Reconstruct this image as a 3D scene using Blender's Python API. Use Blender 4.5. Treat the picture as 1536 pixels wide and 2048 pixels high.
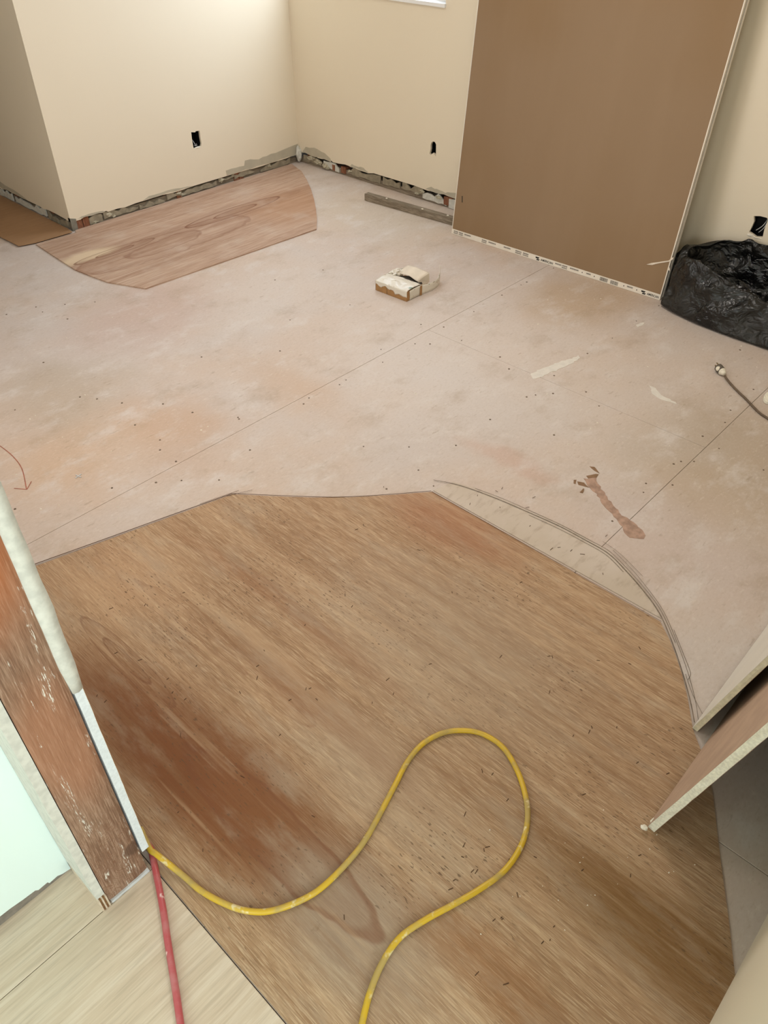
import bpy, bmesh, math, random
from mathutils import Vector, Matrix, noise
from mathutils.geometry import tessellate_polygon
R = random.Random(7)
for o in list(bpy.data.objects): bpy.data.objects.remove(o)
scn = bpy.context.scene
C = bpy.context.collection

# ------------------------------------------------------------------ camera
F_PX = 1554.93
CR = Vector((0.68115, -0.73214, -0.00028)); CD = Vector((-0.47801, -0.44443, -0.75762)); CF = Vector((0.55456, 0.51619, -0.65270))
cam_d = bpy.data.cameras.new('camera'); cam = bpy.data.objects.new('camera', cam_d); C.objects.link(cam)
m3 = Matrix((CR, -CD, -CF)).transposed()
cam.matrix_world = Matrix.Translation((0, 0, 1.6)) @ m3.to_4x4()
cam_d.sensor_fit = 'HORIZONTAL'; cam_d.sensor_width = 36; cam_d.lens = 36*F_PX/1536
cam_d.clip_start = 0.02
scn.camera = cam

# ------------------------------------------------------------------ light and exposure
scn.view_settings.view_transform = 'Standard'; scn.view_settings.look = 'None'
scn.view_settings.gamma = 1; scn.view_settings.use_curve_mapping = False
scn.view_settings.exposure = 0.07
w = bpy.data.worlds.new('world'); scn.world = w; w.use_nodes = True
bg = w.node_tree.nodes['Background']; bg.inputs[0].default_value = (0.62, 0.78, 1, 1); bg.inputs[1].default_value = 1.0
def area(name, loc, direction, sx, sy, power, col, spread=180):
    l = bpy.data.lights.new(name, 'AREA'); l.shape = 'RECTANGLE'; l.size = sx; l.size_y = sy
    l.energy = power; l.color = col; l.spread = math.radians(spread)
    o = bpy.data.objects.new(name, l); C.objects.link(o); o.location = loc
    o.rotation_euler = Vector(direction).to_track_quat('-Z', 'Y').to_euler(); return o
area('window_daylight_back', (3.60, 3.42, 1.56), (-1, 0.25, -0.25), 0.9, 1.0, 21, (0.76, 0.87, 1.0))
area('window_daylight_side', (0.27, 2.45, 1.50), (1, -0.15, -0.1), 0.75, 1.0, 15.5, (1.0, 0.97, 0.97))
area('window_daylight_entry', (-0.85, -2.43, 1.5), (0.12, 1, -0.15), 1.7, 1.2, 60, (0.80, 0.94, 0.97))
area('added_overhead_fill', (2.1, 1.6, 2.36), (0, 0, -1), 0.5, 0.5, 17.5, (1.0, 0.935, 0.86))  # added overhead fill, lifts the floor and the right side
area('added_fill_entry_side', (-3.02, -0.75, 1.45), (1, 0.12, -0.12), 1.2, 1.1, 30, (0.95, 0.97, 0.96))  # fill added from the camera side to brighten the leaning sheets' end edges

# ------------------------------------------------------------------ geometry helpers
def ray(px, py):
    return CR*((px-768)/F_PX) + CD*((py-1024)/F_PX) + CF
def fp(px, py, z=0.0):                       # pixel -> world point at height z
    d = ray(px, py); t = (z-1.6)/d.z; p = d*t; return Vector((p.x, p.y, z))
def link(name, me, parent=None):
    o = bpy.data.objects.new(name, me); C.objects.link(o)
    if parent: o.parent = parent
    return o
def tag(o, label=None, cat=None, group=None, kind=None):
    if label: o['label'] = label
    if cat: o['category'] = cat
    if group: o['group'] = group
    if kind: o['kind'] = kind
    return o
def empty(name, loc=(0, 0, 0), rot=(0, 0, 0)):
    o = bpy.data.objects.new(name, None); C.objects.link(o); o.location = loc; o.rotation_euler = rot
    o.empty_display_size = 0.05; return o
def mk(name, verts, faces, mat, parent=None, smooth=False):
    me = bpy.data.meshes.new(name); me.from_pydata([tuple(v) for v in verts], [], faces); me.update()
    bm = bmesh.new(); bm.from_mesh(me); bmesh.ops.recalc_face_normals(bm, faces=bm.faces); bm.to_mesh(me); bm.free()
    for m in (mat if isinstance(mat, (list, tuple)) else [mat]): me.materials.append(m)
    if smooth:
        for p in me.polygons: p.use_smooth = True
    return link(name, me, parent)
def bev(o, w=0.002, seg=2):
    m = o.modifiers.new('bevel', 'BEVEL'); m.width = w; m.segments = seg; m.limit_method = 'ANGLE'; m.angle_limit = 0.6; return o
def boxvf(lo, hi):
    x0, y0, z0 = lo; x1, y1, z1 = hi
    v = [(x0,y0,z0),(x1,y0,z0),(x1,y1,z0),(x0,y1,z0),(x0,y0,z1),(x1,y0,z1),(x1,y1,z1),(x0,y1,z1)]
    f = [(0,3,2,1),(4,5,6,7),(0,1,5,4),(1,2,6,5),(2,3,7,6),(3,0,4,7)]
    return v, f
def box(name, lo, hi, mat, parent=None, b=0):
    v, f = boxvf(lo, hi); o = mk(name, v, f, mat, parent)
    if b: bev(o, b)
    return o
def slab_vf(loops, tf, d0, d1):
    """loops: outer polygon + holes in 2D; tf(u,v,d)->3D; extruded from d0 to d1"""
    tris = tessellate_polygon([[Vector((a, b, 0)) for a, b in L] for L in loops])
    flat = [p for L in loops for p in L]; n = len(flat)
    v = [tf(a, b, d1) for a, b in flat] + [tf(a, b, d0) for a, b in flat]
    f = [tuple(t) for t in tris] + [tuple(i+n for i in reversed(t)) for t in tris]
    k = 0
    for L in loops:
        m = len(L)
        for i in range(m):
            a, b = k+i, k+(i+1) % m
            f.append((a, b, b+n, a+n))
        k += m
    return v, f
def slab(name, loops, tf, d0, d1, mat, parent=None):
    v, f = slab_vf(loops, tf, d0, d1); return mk(name, v, f, mat, parent)
FLAT = lambda a, b, d: (a, b, d)
def jag(poly, step=0.03, amp=0.002, rnd=R, closed=True):
    out = []
    n = len(poly)
    for i in range(n if closed else n-1):
        a = Vector(poly[i]); b = Vector(poly[(i+1) % n]); L = (b-a).length; k = max(1, int(L/step))
        for j in range(k):
            p = a.lerp(b, j/k)
            out.append((p.x+rnd.uniform(-amp, amp), p.y+rnd.uniform(-amp, amp)))
    return out
def spline(pts, n=8):
    P = [Vector(p) for p in pts]; out = []
    for i in range(len(P)-1):
        p0 = P[max(i-1, 0)]; p1 = P[i]; p2 = P[i+1]; p3 = P[min(i+2, len(P)-1)]
        for j in range(n):
            t = j/n
            out.append(0.5*((2*p1)+(p2-p0)*t+(2*p0-5*p1+4*p2-p3)*t*t+(3*p1-p0-3*p2+p3)*t**3))
    out.append(P[-1]); return out
def tube_vf(path, r, seg=12, cap=True):
    v, f = [], []
    up = Vector((0, 0, 1)); prev = None
    for i, p in enumerate(path):
        t = (path[min(i+1, len(path)-1)]-path[max(i-1, 0)]).normalized()
        if prev is None:
            a = t.cross(up); a = a if a.length > 1e-3 else Vector((1, 0, 0)); a.normalize()
        else:
            a = (prev-t*prev.dot(t)).normalized()
        prev = a; b = t.cross(a); rr = r(i/(len(path)-1)) if callable(r) else r
        for k in range(seg):
            an = 2*math.pi*k/seg; v.append(p+a*math.cos(an)*rr+b*math.sin(an)*rr)
    for i in range(len(path)-1):
        for k in range(seg):
            k2 = (k+1) % seg; f.append((i*seg+k, i*seg+k2, (i+1)*seg+k2, (i+1)*seg+k))
    if cap: f.append(tuple(range(seg))[::-1]); n = (len(path)-1)*seg; f.append(tuple(n+k for k in range(seg)))
    return v, f
def tube(name, path, r, mat, parent=None, seg=12):
    v, f = tube_vf(path, r, seg); o = mk(name, v, f, mat, parent, True); return o
def ribbon_vf(pts, width, z, base=0):
    P = [Vector((p[0], p[1])) for p in pts]; v, f = [], []
    for i, p in enumerate(P):
        t = (P[min(i+1, len(P)-1)]-P[max(i-1, 0)]).normalized(); n = Vector((-t.y, t.x))*width*0.5
        v += [(p.x+n.x, p.y+n.y, z), (p.x-n.x, p.y-n.y, z)]
    f = [(base+2*i, base+2*i+1, base+2*i+3, base+2*i+2) for i in range(len(P)-1)]
    return v, f
def lump(name, loc, size, mat, parent=None, seed=0, sub=2, rough=0.5):
    bm = bmesh.new(); bmesh.ops.create_icosphere(bm, subdivisions=sub, radius=1)
    for v in bm.verts:
        k = 1+rough*noise.noise(v.co*1.6+Vector((seed*3.1, seed, 0)))
        v.co = Vector((v.co.x*size[0]*k+loc[0], v.co.y*size[1]*k+loc[1], v.co.z*size[2]*k+loc[2]))
    me = bpy.data.meshes.new(name); bm.to_mesh(me); bm.free(); me.materials.append(mat)
    return link(name, me, parent)

# ------------------------------------------------------------------ material helpers
def S(r, g, b):
    f = lambda c: c/12.92 if c <= 0.04045 else ((c+0.055)/1.055)**2.4
    return (f(r/255), f(g/255), f(b/255), 1)
class NT:
    def __init__(s, name, rough=0.7, spec=0.3, **kw):
        s.m = bpy.data.materials.new(name); s.m.use_nodes = True; s.t = s.m.node_tree
        s.b = s.t.nodes['Principled BSDF']; s.b.inputs['Roughness'].default_value = rough
        s.b.inputs['Specular IOR Level'].default_value = spec
        for k, v in kw.items(): s.b.inputs[k].default_value = v
        g = s.n('ShaderNodeNewGeometry'); s.pos = g.outputs['Position']
    def n(s, t): return s.t.nodes.new(t)
    def l(s, a, b): s.t.links.new(a, b)
    def put(s, sock, v):
        if isinstance(v, (int, float, tuple, list, Vector)): sock.default_value = v
        else: s.l(v, sock)
    def vmul(s, v, k, off=(0, 0, 0)):
        n = s.n('ShaderNodeMapping'); s.l(v, n.inputs[0]); n.inputs['Scale'].default_value = k; n.inputs['Location'].default_value = off; return n.outputs[0]
    def vadd(s, a, b):
        n = s.n('ShaderNodeVectorMath'); n.operation = 'ADD'; s.put(n.inputs[0], a); s.put(n.inputs[1], b); return n.outputs[0]
    def noise(s, v, scale, detail=4, rough=0.55, dist=0, col=False):
        n = s.n('ShaderNodeTexNoise'); s.l(v, n.inputs['Vector']); n.inputs['Scale'].default_value = scale
        n.inputs['Detail'].default_value = detail; n.inputs['Roughness'].default_value = rough; n.inputs['Distortion'].default_value = dist
        return n.outputs['Color' if col else 'Fac']
    def voro(s, v, scale, feat='F1'):
        n = s.n('ShaderNodeTexVoronoi'); n.feature = feat; s.l(v, n.inputs['Vector']); n.inputs['Scale'].default_value = scale; return n.outputs['Distance']
    def math(s, op, a, b=0.0, c=0.0, clamp=False):
        n = s.n('ShaderNodeMath'); n.operation = op; n.use_clamp = clamp
        s.put(n.inputs[0], a); s.put(n.inputs[1], b); s.put(n.inputs[2], c); return n.outputs[0]
    def rng(s, v, a, b, c=0.0, d=1.0, smooth=True):
        n = s.n('ShaderNodeMapRange'); n.interpolation_type = 'SMOOTHSTEP' if smooth else 'LINEAR'
        s.put(n.inputs['Value'], v); n.inputs['From Min'].default_value = a; n.inputs['From Max'].default_value = b
        n.inputs['To Min'].default_value = c; n.inputs['To Max'].default_value = d; return n.outputs[0]
    def mix(s, f, a, b, mode='MIX'):
        n = s.n('ShaderNodeMix'); n.data_type = 'RGBA'; n.blend_type = mode
        s.put(n.inputs['Factor'], f); s.put(n.inputs[6], a); s.put(n.inputs[7], b); return n.outputs[2]
    def blob(s, c, r, soft=0.5, wob=0.3, scale=None, v=None):
        """1 inside a wobbly patch at c with radii r=(rx,ry)"""
        v = v or s.wpos
        n = s.n('ShaderNodeVectorMath'); n.operation = 'SUBTRACT'; s.l(v, n.inputs[0]); n.inputs[1].default_value = (c[0], c[1], c[2] if len(c) > 2 else 0)
        k = s.vmul(n.outputs[0], (1/r[0], 1/r[1], (1/r[2] if len(r) > 2 else 0)))
        q = s.n('ShaderNodeVectorMath'); q.operation = 'LENGTH'; s.l(k, q.inputs[0])
        return s.rng(q.outputs['Value'], 1-soft, 1+soft, 1, 0)
    def setup(s, wob=0.25, sc=2.5):
        nz = s.noise(s.pos, sc, 4, 0.6, col=True)
        n = s.n('ShaderNodeVectorMath'); n.operation = 'MULTIPLY_ADD'; s.l(nz, n.inputs[0]); n.inputs[1].default_value = (wob,)*3; n.inputs[2].default_value = (-wob/2,)*3
        s.wpos = s.vadd(n.outputs[0], s.pos)
    def out(s, col, bump=None, strength=0.2, dist=0.002, rough=None):
        s.put(s.b.inputs['Base Color'], col)
        if bump is not None:
            b = s.n('ShaderNodeBump'); b.inputs['Strength'].default_value = strength; b.inputs['Distance'].default_value = dist
            s.l(bump, b.inputs['Height']); s.l(b.outputs[0], s.b.inputs['Normal'])
        if rough is not None: s.put(s.b.inputs['Roughness'], rough)
        return s.m
def simple(name, col, rough=0.7, var=0.15, scale=20, bump=0.1, spec=0.3, **kw):
    s = NT(name, rough, spec, **kw)
    nz = s.noise(s.pos, scale, 5); dark = tuple(c*(1-var) for c in col[:3])+(1,); lite = tuple(min(1, c*(1+var)) for c in col[:3])+(1,)
    return s.out(s.mix(s.rng(nz, 0.3, 0.7), dark, lite), nz, bump)

def paint(name, col, rough=0.55):
    s = NT(name, rough, 0.35)
    a = s.noise(s.pos, 1.3, 3); c = s.mix(s.rng(a, 0.35, 0.65), tuple(x*0.985 for x in col[:3])+(1,), col)
    return s.out(c, s.noise(s.pos, 160, 2), 0.06, 0.001)
M = {}
M['wall'] = paint('cream_wall_paint', S(235, 223, 200))
M['entry'] = paint('pale_green_white_wall_paint', S(226, 240, 234))
M['ceil'] = paint('white_ceiling_paint', S(235, 232, 224), 0.8)
M['gyp'] = simple('gypsum_core', S(234, 230, 212), 0.9, 0.10, 180, 0.6)
M['gypwhite'] = simple('white_gypsum_edge', S(222, 226, 228), 0.9, 0.06, 160, 0.4)
M['plaster'] = simple('pale_plaster', S(208, 206, 196), 0.9, 0.10, 60, 0.2)
M['lump'] = simple('dusty_plaster_lump', S(180, 172, 150), 0.95, 0.2, 60, 0.4)
M['primer'] = simple('grey_unpainted_drywall_paper', S(190, 182, 162), 0.85, 0.06, 14, 0.1)
M['greyrem'] = simple('dirty_grey_plaster_remnant', S(150, 140, 120), 0.9, 0.2, 30, 0.5)
M['greybase'] = simple('dark_grey_base_strip', S(128, 118, 108), 0.8, 0.2, 50, 0.3)
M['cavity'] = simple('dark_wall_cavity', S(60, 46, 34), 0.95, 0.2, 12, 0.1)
M['metal'] = simple('dull_corner_bead_metal', S(140, 140, 130), 0.45, 0.15, 40, 0.1, 0.5, Metallic=0.5)
M['black'] = simple('black_outlet_plastic', S(26, 25, 26), 0.5, 0.2, 50, 0.1)
M['wire'] = simple('white_wire_sheath', S(205, 205, 205), 0.5, 0.05, 30, 0.05)
M['vinyl'] = simple('white_window_vinyl', S(240, 240, 238), 0.35, 0.02, 10, 0.02)
M['under'] = simple('dark_floor_void', S(56, 42, 32), 0.95, 0.2, 10, 0.1)

def wood(name, base, dark, light, axis='Y', cross=60, longs=1.5, rough=0.62, extra=None, fine=1.0, streak=0.5, bumpk=0.25, pores=True):
    s = NT(name, rough, 0.3); s.setup(0.10, 3)
    sc = {'X': (longs, cross, cross), 'Y': (cross, longs, cross), 'Z': (cross, cross, longs)}[axis]
    wv = s.setup
    g1 = s.noise(s.vmul(s.wpos, tuple(k*0.12 for k in sc)), 1, 4, 0.6)          # broad bands
    g2 = s.noise(s.vmul(s.pos, sc), 1, 5, 0.65)                                 # grain
    g3 = s.noise(s.vmul(s.pos, tuple(k*5 for k in sc)), 1, 3, 0.6)              # hair lines
    c = s.mix(s.rng(g1, 0.3, 0.7), dark, base)
    c = s.mix(s.math('MULTIPLY', s.rng(g2, 0.45, 0.75), streak), c, light)
    c = s.mix(s.math('MULTIPLY', s.rng(g3, 0.50, 0.66), 0.50*fine), c, tuple(x*0.62 for x in dark[:3])+(1,))
    c = s.mix(s.math('MULTIPLY', s.rng(g3, 0.48, 0.36), 0.55*fine), c, light)
    if extra: c = extra(s, c)
    if pores:
        pv = s.noise(s.vmul(s.pos, tuple((260 if k == max(sc) else 60) for k in sc)), 1, 1, 0.4)
        pm = s.noise(s.pos, 3.5, 3)
        c = s.mix(s.math('MULTIPLY', s.rng(pv, 0.65, 0.71), s.rng(pm, 0.42, 0.62, 0, 0.75)), c, tuple(x*0.35 for x in dark[:3])+(1,))
    return s.out(c, s.math('ADD', g3, g2), bumpk, 0.0015)

def rings(s, c, centre, rad, col, n=5, amt=0.6, wob=0.25):
    nz = s.noise(s.pos, 4, 3, 0.6, col=True)
    k = s.n('ShaderNodeVectorMath'); k.operation = 'MULTIPLY_ADD'; s.l(nz, k.inputs[0]); k.inputs[1].default_value = (wob,)*3; k.inputs[2].default_value = (-wob/2,)*3
    a = s.n('ShaderNodeVectorMath'); a.operation = 'SUBTRACT'; s.l(s.pos, a.inputs[0]); a.inputs[1].default_value = (centre[0], centre[1], 0)
    b = s.vmul(a.outputs[0], (1/rad[0], 1/rad[1], 0)); b = s.vadd(b, k.outputs[0])
    q = s.n('ShaderNodeVectorMath'); q.operation = 'LENGTH'; s.l(b, q.inputs[0]); d = q.outputs['Value']
    wv = s.math('FRACT', s.math('MULTIPLY', d, n))
    ln = s.math('ADD', s.math('MULTIPLY', s.rng(wv, 0.0, 0.9, 0, 0.35), s.rng(wv, 1.0, 0.93)), s.math('MULTIPLY', s.rng(wv, 0.80, 0.90, 0, 0.65), s.rng(wv, 1.0, 0.94)))
    return s.mix(s.math('MULTIPLY', s.math('MULTIPLY', ln, s.rng(d, 1.15, 0.8)), amt), c, col)

def big_extra(s, c):
    ad = lambda c, p, r, col, amt, soft=0.6: s.mix(s.math('MULTIPLY', s.blob(p, r, soft), amt), c, col)
    red = S(132, 80, 42); grey = S(178, 160, 138); tan = S(200, 170, 136)
    def wp(x, y): q = fp(x, y); return (q.x, q.y)
    c = ad(c, wp(430, 1560), (0.13, 0.42), S(122, 74, 38), 0.9)
    c = ad(c, wp(300, 1480), (0.07, 0.35), S(120, 72, 38), 0.7)
    c = ad(c, wp(900, 1050), (0.10, 0.22), S(160, 104, 72), 0.5)
    c = ad(c, wp(640, 1420), (0.04, 0.34), red, 0.45)
    c = ad(c, wp(560, 1210), (0.03, 0.42), S(140, 88, 52), 0.35)
    c = ad(c, wp(440, 1240), (0.018, 0.30), tan, 0.35, 0.9)
    c = ad(c, wp(560, 1330), (0.02, 0.35), tan, 0.30, 0.9)
    c = ad(c, wp(900, 1290), (0.22, 0.34), grey, 0.35)
    c = ad(c, wp(700, 1850), (0.10, 0.18), S(158, 142, 124), 0.6)
    c = ad(c, wp(760, 1560), (0.10, 0.22), grey, 0.30)
    c = ad(c, wp(1320, 1880), (0.09, 0.26), S(116, 80, 32), 0.75)
    c = ad(c, wp(250, 1160), (0.14, 0.16), S(202, 166, 130), 0.5, 0.8)
    c = ad(c, wp(1000, 1960), (0.05, 0.20), S(150, 100, 58), 0.45)
    c = rings(s, c, wp(540, 1660), (0.10, 0.50), S(118, 72, 44), 1.6, 0.6, 0.5)
    c = rings(s, c, wp(250, 1320), (0.035, 0.24), S(118, 76, 50), 2.2, 0.6, 0.45)
    c = rings(s, c, wp(360, 1230), (0.05, 0.55), S(134, 92, 64), 2.2, 0.35, 0.9)
    bd_ = s.noise(s.vmul(s.pos, (34, 1.3, 1)), 1, 3, 0.6)
    c = s.mix(s.rng(bd_, 0.52, 0.72, 0, 0.42), c, S(138, 102, 70)); c = s.mix(s.rng(bd_, 0.46, 0.30, 0, 0.32), c, S(204, 172, 136))
    m = s.noise(s.vmul(s.pos, (16, 4, 1)), 1, 6, 0.65)
    c = s.mix(s.rng(m, 0.46, 0.72, 0, 0.38), c, grey)
    m2 = s.noise(s.vadd(s.pos, (7, 3, 0)), 24, 5, 0.7)
    return s.mix(s.rng(m2, 0.60, 0.82, 0, 0.5), c, S(104, 72, 48))
M['big'] = wood('luan_plywood_grain', S(178, 145, 112), S(154, 119, 87), S(206, 180, 148), 'Y', 105, 4.5, 0.66, big_extra, 1.0, 0.5, 0.3)
def ul_extra(s, c):
    def wp(x, y): q = fp(x, y); return (q.x, q.y)
    c = s.mix(s.math('MULTIPLY', s.blob(wp(170, 515), (0.16, 0.06), 0.4), 0.8), c, S(226, 204, 172))
    c = s.mix(s.math('MULTIPLY', s.blob(wp(600, 410), (0.30, 0.25), 0.6), 0.55), c, S(176, 132, 98))
    c = rings(s, c, wp(470, 425), (0.46, 0.085), S(120, 78, 58), 2.7, 0.85, 0.16)
    c = rings(s, c, wp(230, 505), (0.26, 0.05), S(124, 84, 62), 2.2, 0.8, 0.25)
    c = rings(s, c, wp(330, 490), (0.60, 0.16), S(136, 94, 72), 2.2, 0.55, 0.6)
    return s.mix(s.rng(s.noise(s.pos, 5, 5), 0.5, 0.75, 0, 0.3), c, S(208, 192, 178))
M['ul'] = wood('cathedral_grain_plywood', S(190, 160, 138), S(158, 122, 98), S(212, 188, 168), 'X', 44, 1.5, 0.65, ul_extra, 0.7, 0.5, 0.15, False)
M['left'] = wood('brown_hardboard', S(164, 128, 94), S(152, 116, 82), S(178, 142, 106), 'X', 30, 2, 0.6, None, 0.3, 0.3, 0.1, False)
M['pale'] = wood('pale_birch_plywood', S(212, 194, 172), S(198, 176, 152), S(226, 212, 194), 'X', 34, 1.6, 0.6, None, 0.55, 0.55, 0.12, False)
M['ply_edge'] = wood('plywood_edge', S(150, 108, 70), S(110, 74, 44), S(180, 140, 96), 'X', 20, 2, 0.8, None, 1, 0.5, 0.2, False)

def stud_extra(s, c):
    z = lambda h: h
    c = s.mix(s.math('MULTIPLY', s.blob((0.15, 0.85, 1.02), (0.07, 0.3, 0.22), 0.5), 0.75), c, S(176, 100, 54))
    c = s.mix(s.math('MULTIPLY', s.blob((0.16, 0.85, 0.5), (0.05, 0.3, 0.16), 0.5), 0.5), c, S(178, 120, 88))
    sc = s.noise(s.vmul(s.pos, (420, 60, 46)), 1, 4, 0.7); mk_ = s.noise(s.vmul(s.pos, (46, 5, 7)), 1, 3, 0.6); cg = s.noise(s.vmul(s.wpos, (22, 5, 16)), 1, 2, 0.5); cf = s.math('FRACT', s.math('MULTIPLY', cg, 26)); c = s.mix(s.math('MULTIPLY', s.rng(cf, 0.6, 0.9, 0, 0.5), s.blob((0.16, 0.85, 0.10), (0.08, 0.3, 0.16), 0.5)), c, S(120, 78, 54))
    c = s.mix(s.math('MULTIPLY', s.rng(sc, 0.52, 0.60), s.rng(mk_, 0.56, 0.62)), c, S(232, 226, 214))
    return s.mix(s.math('MULTIPLY', s.blob((0.19, 0.85, 0.12), (0.018, 0.3, 0.02), 0.3), 0.7), c, S(90, 66, 52))
M['stud'] = wood('reddish_stud_wood', S(150, 119, 97), S(120, 86, 66), S(182, 152, 130), 'Z', 90, 5, 0.7, stud_extra, 0.9, 0.45, 0.35, False)
M['studdark'] = wood('brown_stud_end_wood', S(150, 100, 74), S(116, 72, 50), S(176, 124, 94), 'Z', 60, 5, 0.8, None, 0.8, 0.4, 0.2, False)
M['greywood'] = wood('weathered_grey_lumber', S(142, 128, 110), S(112, 100, 84), S(172, 160, 142), 'Y', 60, 3, 0.85, None, 0.9, 0.6, 0.3, False)
M['greywoodx'] = wood('weathered_grey_plate', S(142, 130, 112), S(110, 98, 82), S(170, 158, 140), 'X', 60, 3, 0.85, None, 0.9, 0.6, 0.3, False)

def floor_mat():
    s = NT('dusty_cement_subfloor', 0.72, 0.3); s.setup(0.5, 1.6)
    def wp(x, y): q = fp(x, y); return (q.x, q.y)
    a = s.noise(s.pos, 1.1, 5, 0.6)
    c = s.mix(s.rng(a, 0.35, 0.65), S(204, 184, 168), S(202, 190, 182))
    def ad(c, p, r, col, amt, soft=0.7): return s.mix(s.math('MULTIPLY', s.blob(p, r, soft), amt), c, col)
    chalk = S(216, 208, 202)
    c = ad(c, wp(900, 700), (0.55, 0.5), chalk, 0.55)
    c = ad(c, wp(560, 580), (0.45, 0.30), chalk, 0.45)
    c = ad(c, wp(1250, 800), (0.4, 0.35), S(206, 194, 184), 0.5)
    c = ad(c, wp(1350, 1080), (0.22, 0.25), S(200, 184, 176), 0.7)
    c = ad(c, wp(340, 860), (0.12, 0.26), S(196, 164, 138), 0.7)
    c = ad(c, wp(570, 780), (0.12, 0.30), S(198, 170, 146), 0.5)
    c = ad(c, wp(150, 900), (0.25, 0.25), S(204, 172, 142), 0.6)
    c = ad(c, wp(300, 620), (0.35, 0.25), S(196, 170, 158), 0.6)
    c = ad(c, wp(130, 780), (0.2, 0.25), S(176, 158, 134), 0.45)
    c = ad(c, wp(1180, 590), (0.35, 0.18), S(186, 160, 130), 0.6)
    c = ad(c, wp(1500, 920), (0.35, 0.3), S(168, 150, 124), 0.5)
    c = ad(c, wp(760, 430), (0.30, 0.5), S(198, 182, 160), 0.5)
    c = ad(c, wp(1030, 935), (0.05, 0.14), S(196, 160, 142), 0.45)
    m = s.noise(s.vmul(s.pos, (5, 8, 1)), 1, 7, 0.68)
    c = s.mix(s.rng(m, 0.48, 0.72, 0, 0.65), c, chalk)
    m1 = s.noise(s.vadd(s.vmul(s.pos, (4, 5, 1)), (4, 9, 0)), 1, 6, 0.7)
    c = s.mix(s.rng(m1, 0.50, 0.76, 0, 0.45), c, S(164, 142, 118))
    m4 = s.noise(s.vmul(s.pos, (70, 120, 1)), 1, 4, 0.7); c = s.mix(s.rng(m4, 0.5, 0.8, 0, 0.5), c, S(176, 156, 134)); c = s.mix(s.rng(m4, 0.46, 0.25, 0, 0.4), c, S(224, 212, 200))
    m2 = s.noise(s.vmul(s.pos, (22, 45, 1)), 1, 4, 0.7)
    c = s.mix(s.rng(m2, 0.58, 0.72, 0, 0.35), c, S(224, 214, 202))
    m3 = s.noise(s.vadd(s.vmul(s.pos, (18, 60, 1)), (3, 3, 3)), 1, 3, 0.6)
    c = s.mix(s.rng(m3, 0.62, 0.74, 0, 0.35), c, S(150, 128, 106))
    return s.out(c, s.math('ADD', m, s.noise(s.pos, 90, 3)), 0.12, 0.001, s.rng(m, 0.3, 0.7, 0.62, 0.85))
M['floor'] = floor_mat()
def under_mat():
    s = NT('beige_underlay_strip', 0.75, 0.25); s.setup(0.1, 3)
    g = s.noise(s.vmul(s.pos, (14, 40, 1)), 1, 5, 0.6); b = s.noise(s.pos, 5, 4)
    c = s.mix(s.rng(b, 0.35, 0.65), S(196, 181, 164), S(204, 190, 176)); c = s.mix(s.rng(g, 0.5, 0.72, 0, 0.6), c, S(168, 150, 132))
    return s.out(c, g, 0.1, 0.001)
M['strip'] = under_mat()
M['pencil'] = simple('pencil_graphite', S(118, 104, 90), 0.6, 0.3, 60, 0.0)
M['pencil_dark'] = simple('dark_saw_line', S(88, 62, 42), 0.8, 0.2, 60, 0.0)
M['redpencil'] = simple('red_pencil', S(168, 104, 84), 0.7, 0.2, 60, 0.0)
M['filler'] = simple('pale_filler', S(222, 216, 206), 0.85, 0.05, 40, 0.2)
M['scrape'] = simple('scraped_brown_patch', S(172, 142, 124), 0.85, 0.22, 45, 0.4)
M['scrape_dark'] = simple('scraped_dark_chip', S(138, 108, 82), 0.85, 0.15, 60, 0.4)
M['screw'] = simple('dark_screw_head', S(112, 94, 78), 0.5, 0.2, 80, 0.1)
M['crumb'] = simple('white_plaster_crumb', S(234, 226, 210), 0.9, 0.05, 80, 0.1)
M['staple'] = simple('dark_splinter', S(82, 56, 36), 0.7, 0.2, 80, 0.1)

# ------------------------------------------------------------------ floor
fl = box('floor', (-3.2, -2.7, -0.08), (3.72, 6.6, -0.020), M['under']); tag(fl, kind='structure')
G = 0.0007
def panel(x0, y0, x1, y1, mat=None, z=0.0, name='subfloor_panel', b=0.0008):
    o = box(name, (x0+G, y0+G, -0.018), (x1-G, y1-G, z), mat or M['floor'], fl); bev(o, b, 1); return o
XL = 0.214
for a in [(1.060, -2.6, 3.66, 0.679), (XL, -2.6, 1.060, 0.679), (XL, 0.679, 2.375, 1.949), (2.375, 0.679, 3.66, 1.949),
          (XL, 1.949, 3.66, 4.20), (XL, 4.20, 1.99, 6.55)]: panel(*a)
for a in [(-2.2, -2.6, XL-0.0005, 0.8475), (-2.2, 0.8475, XL-0.0005, 1.06), (-3.1, -2.6, -2.2, 1.06)]:
    panel(*a, mat=M['pale'], z=0.0032, name='pale_plywood_panel')

def wp2(x, y): q = fp(x, y); return (q.x, q.y)
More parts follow.
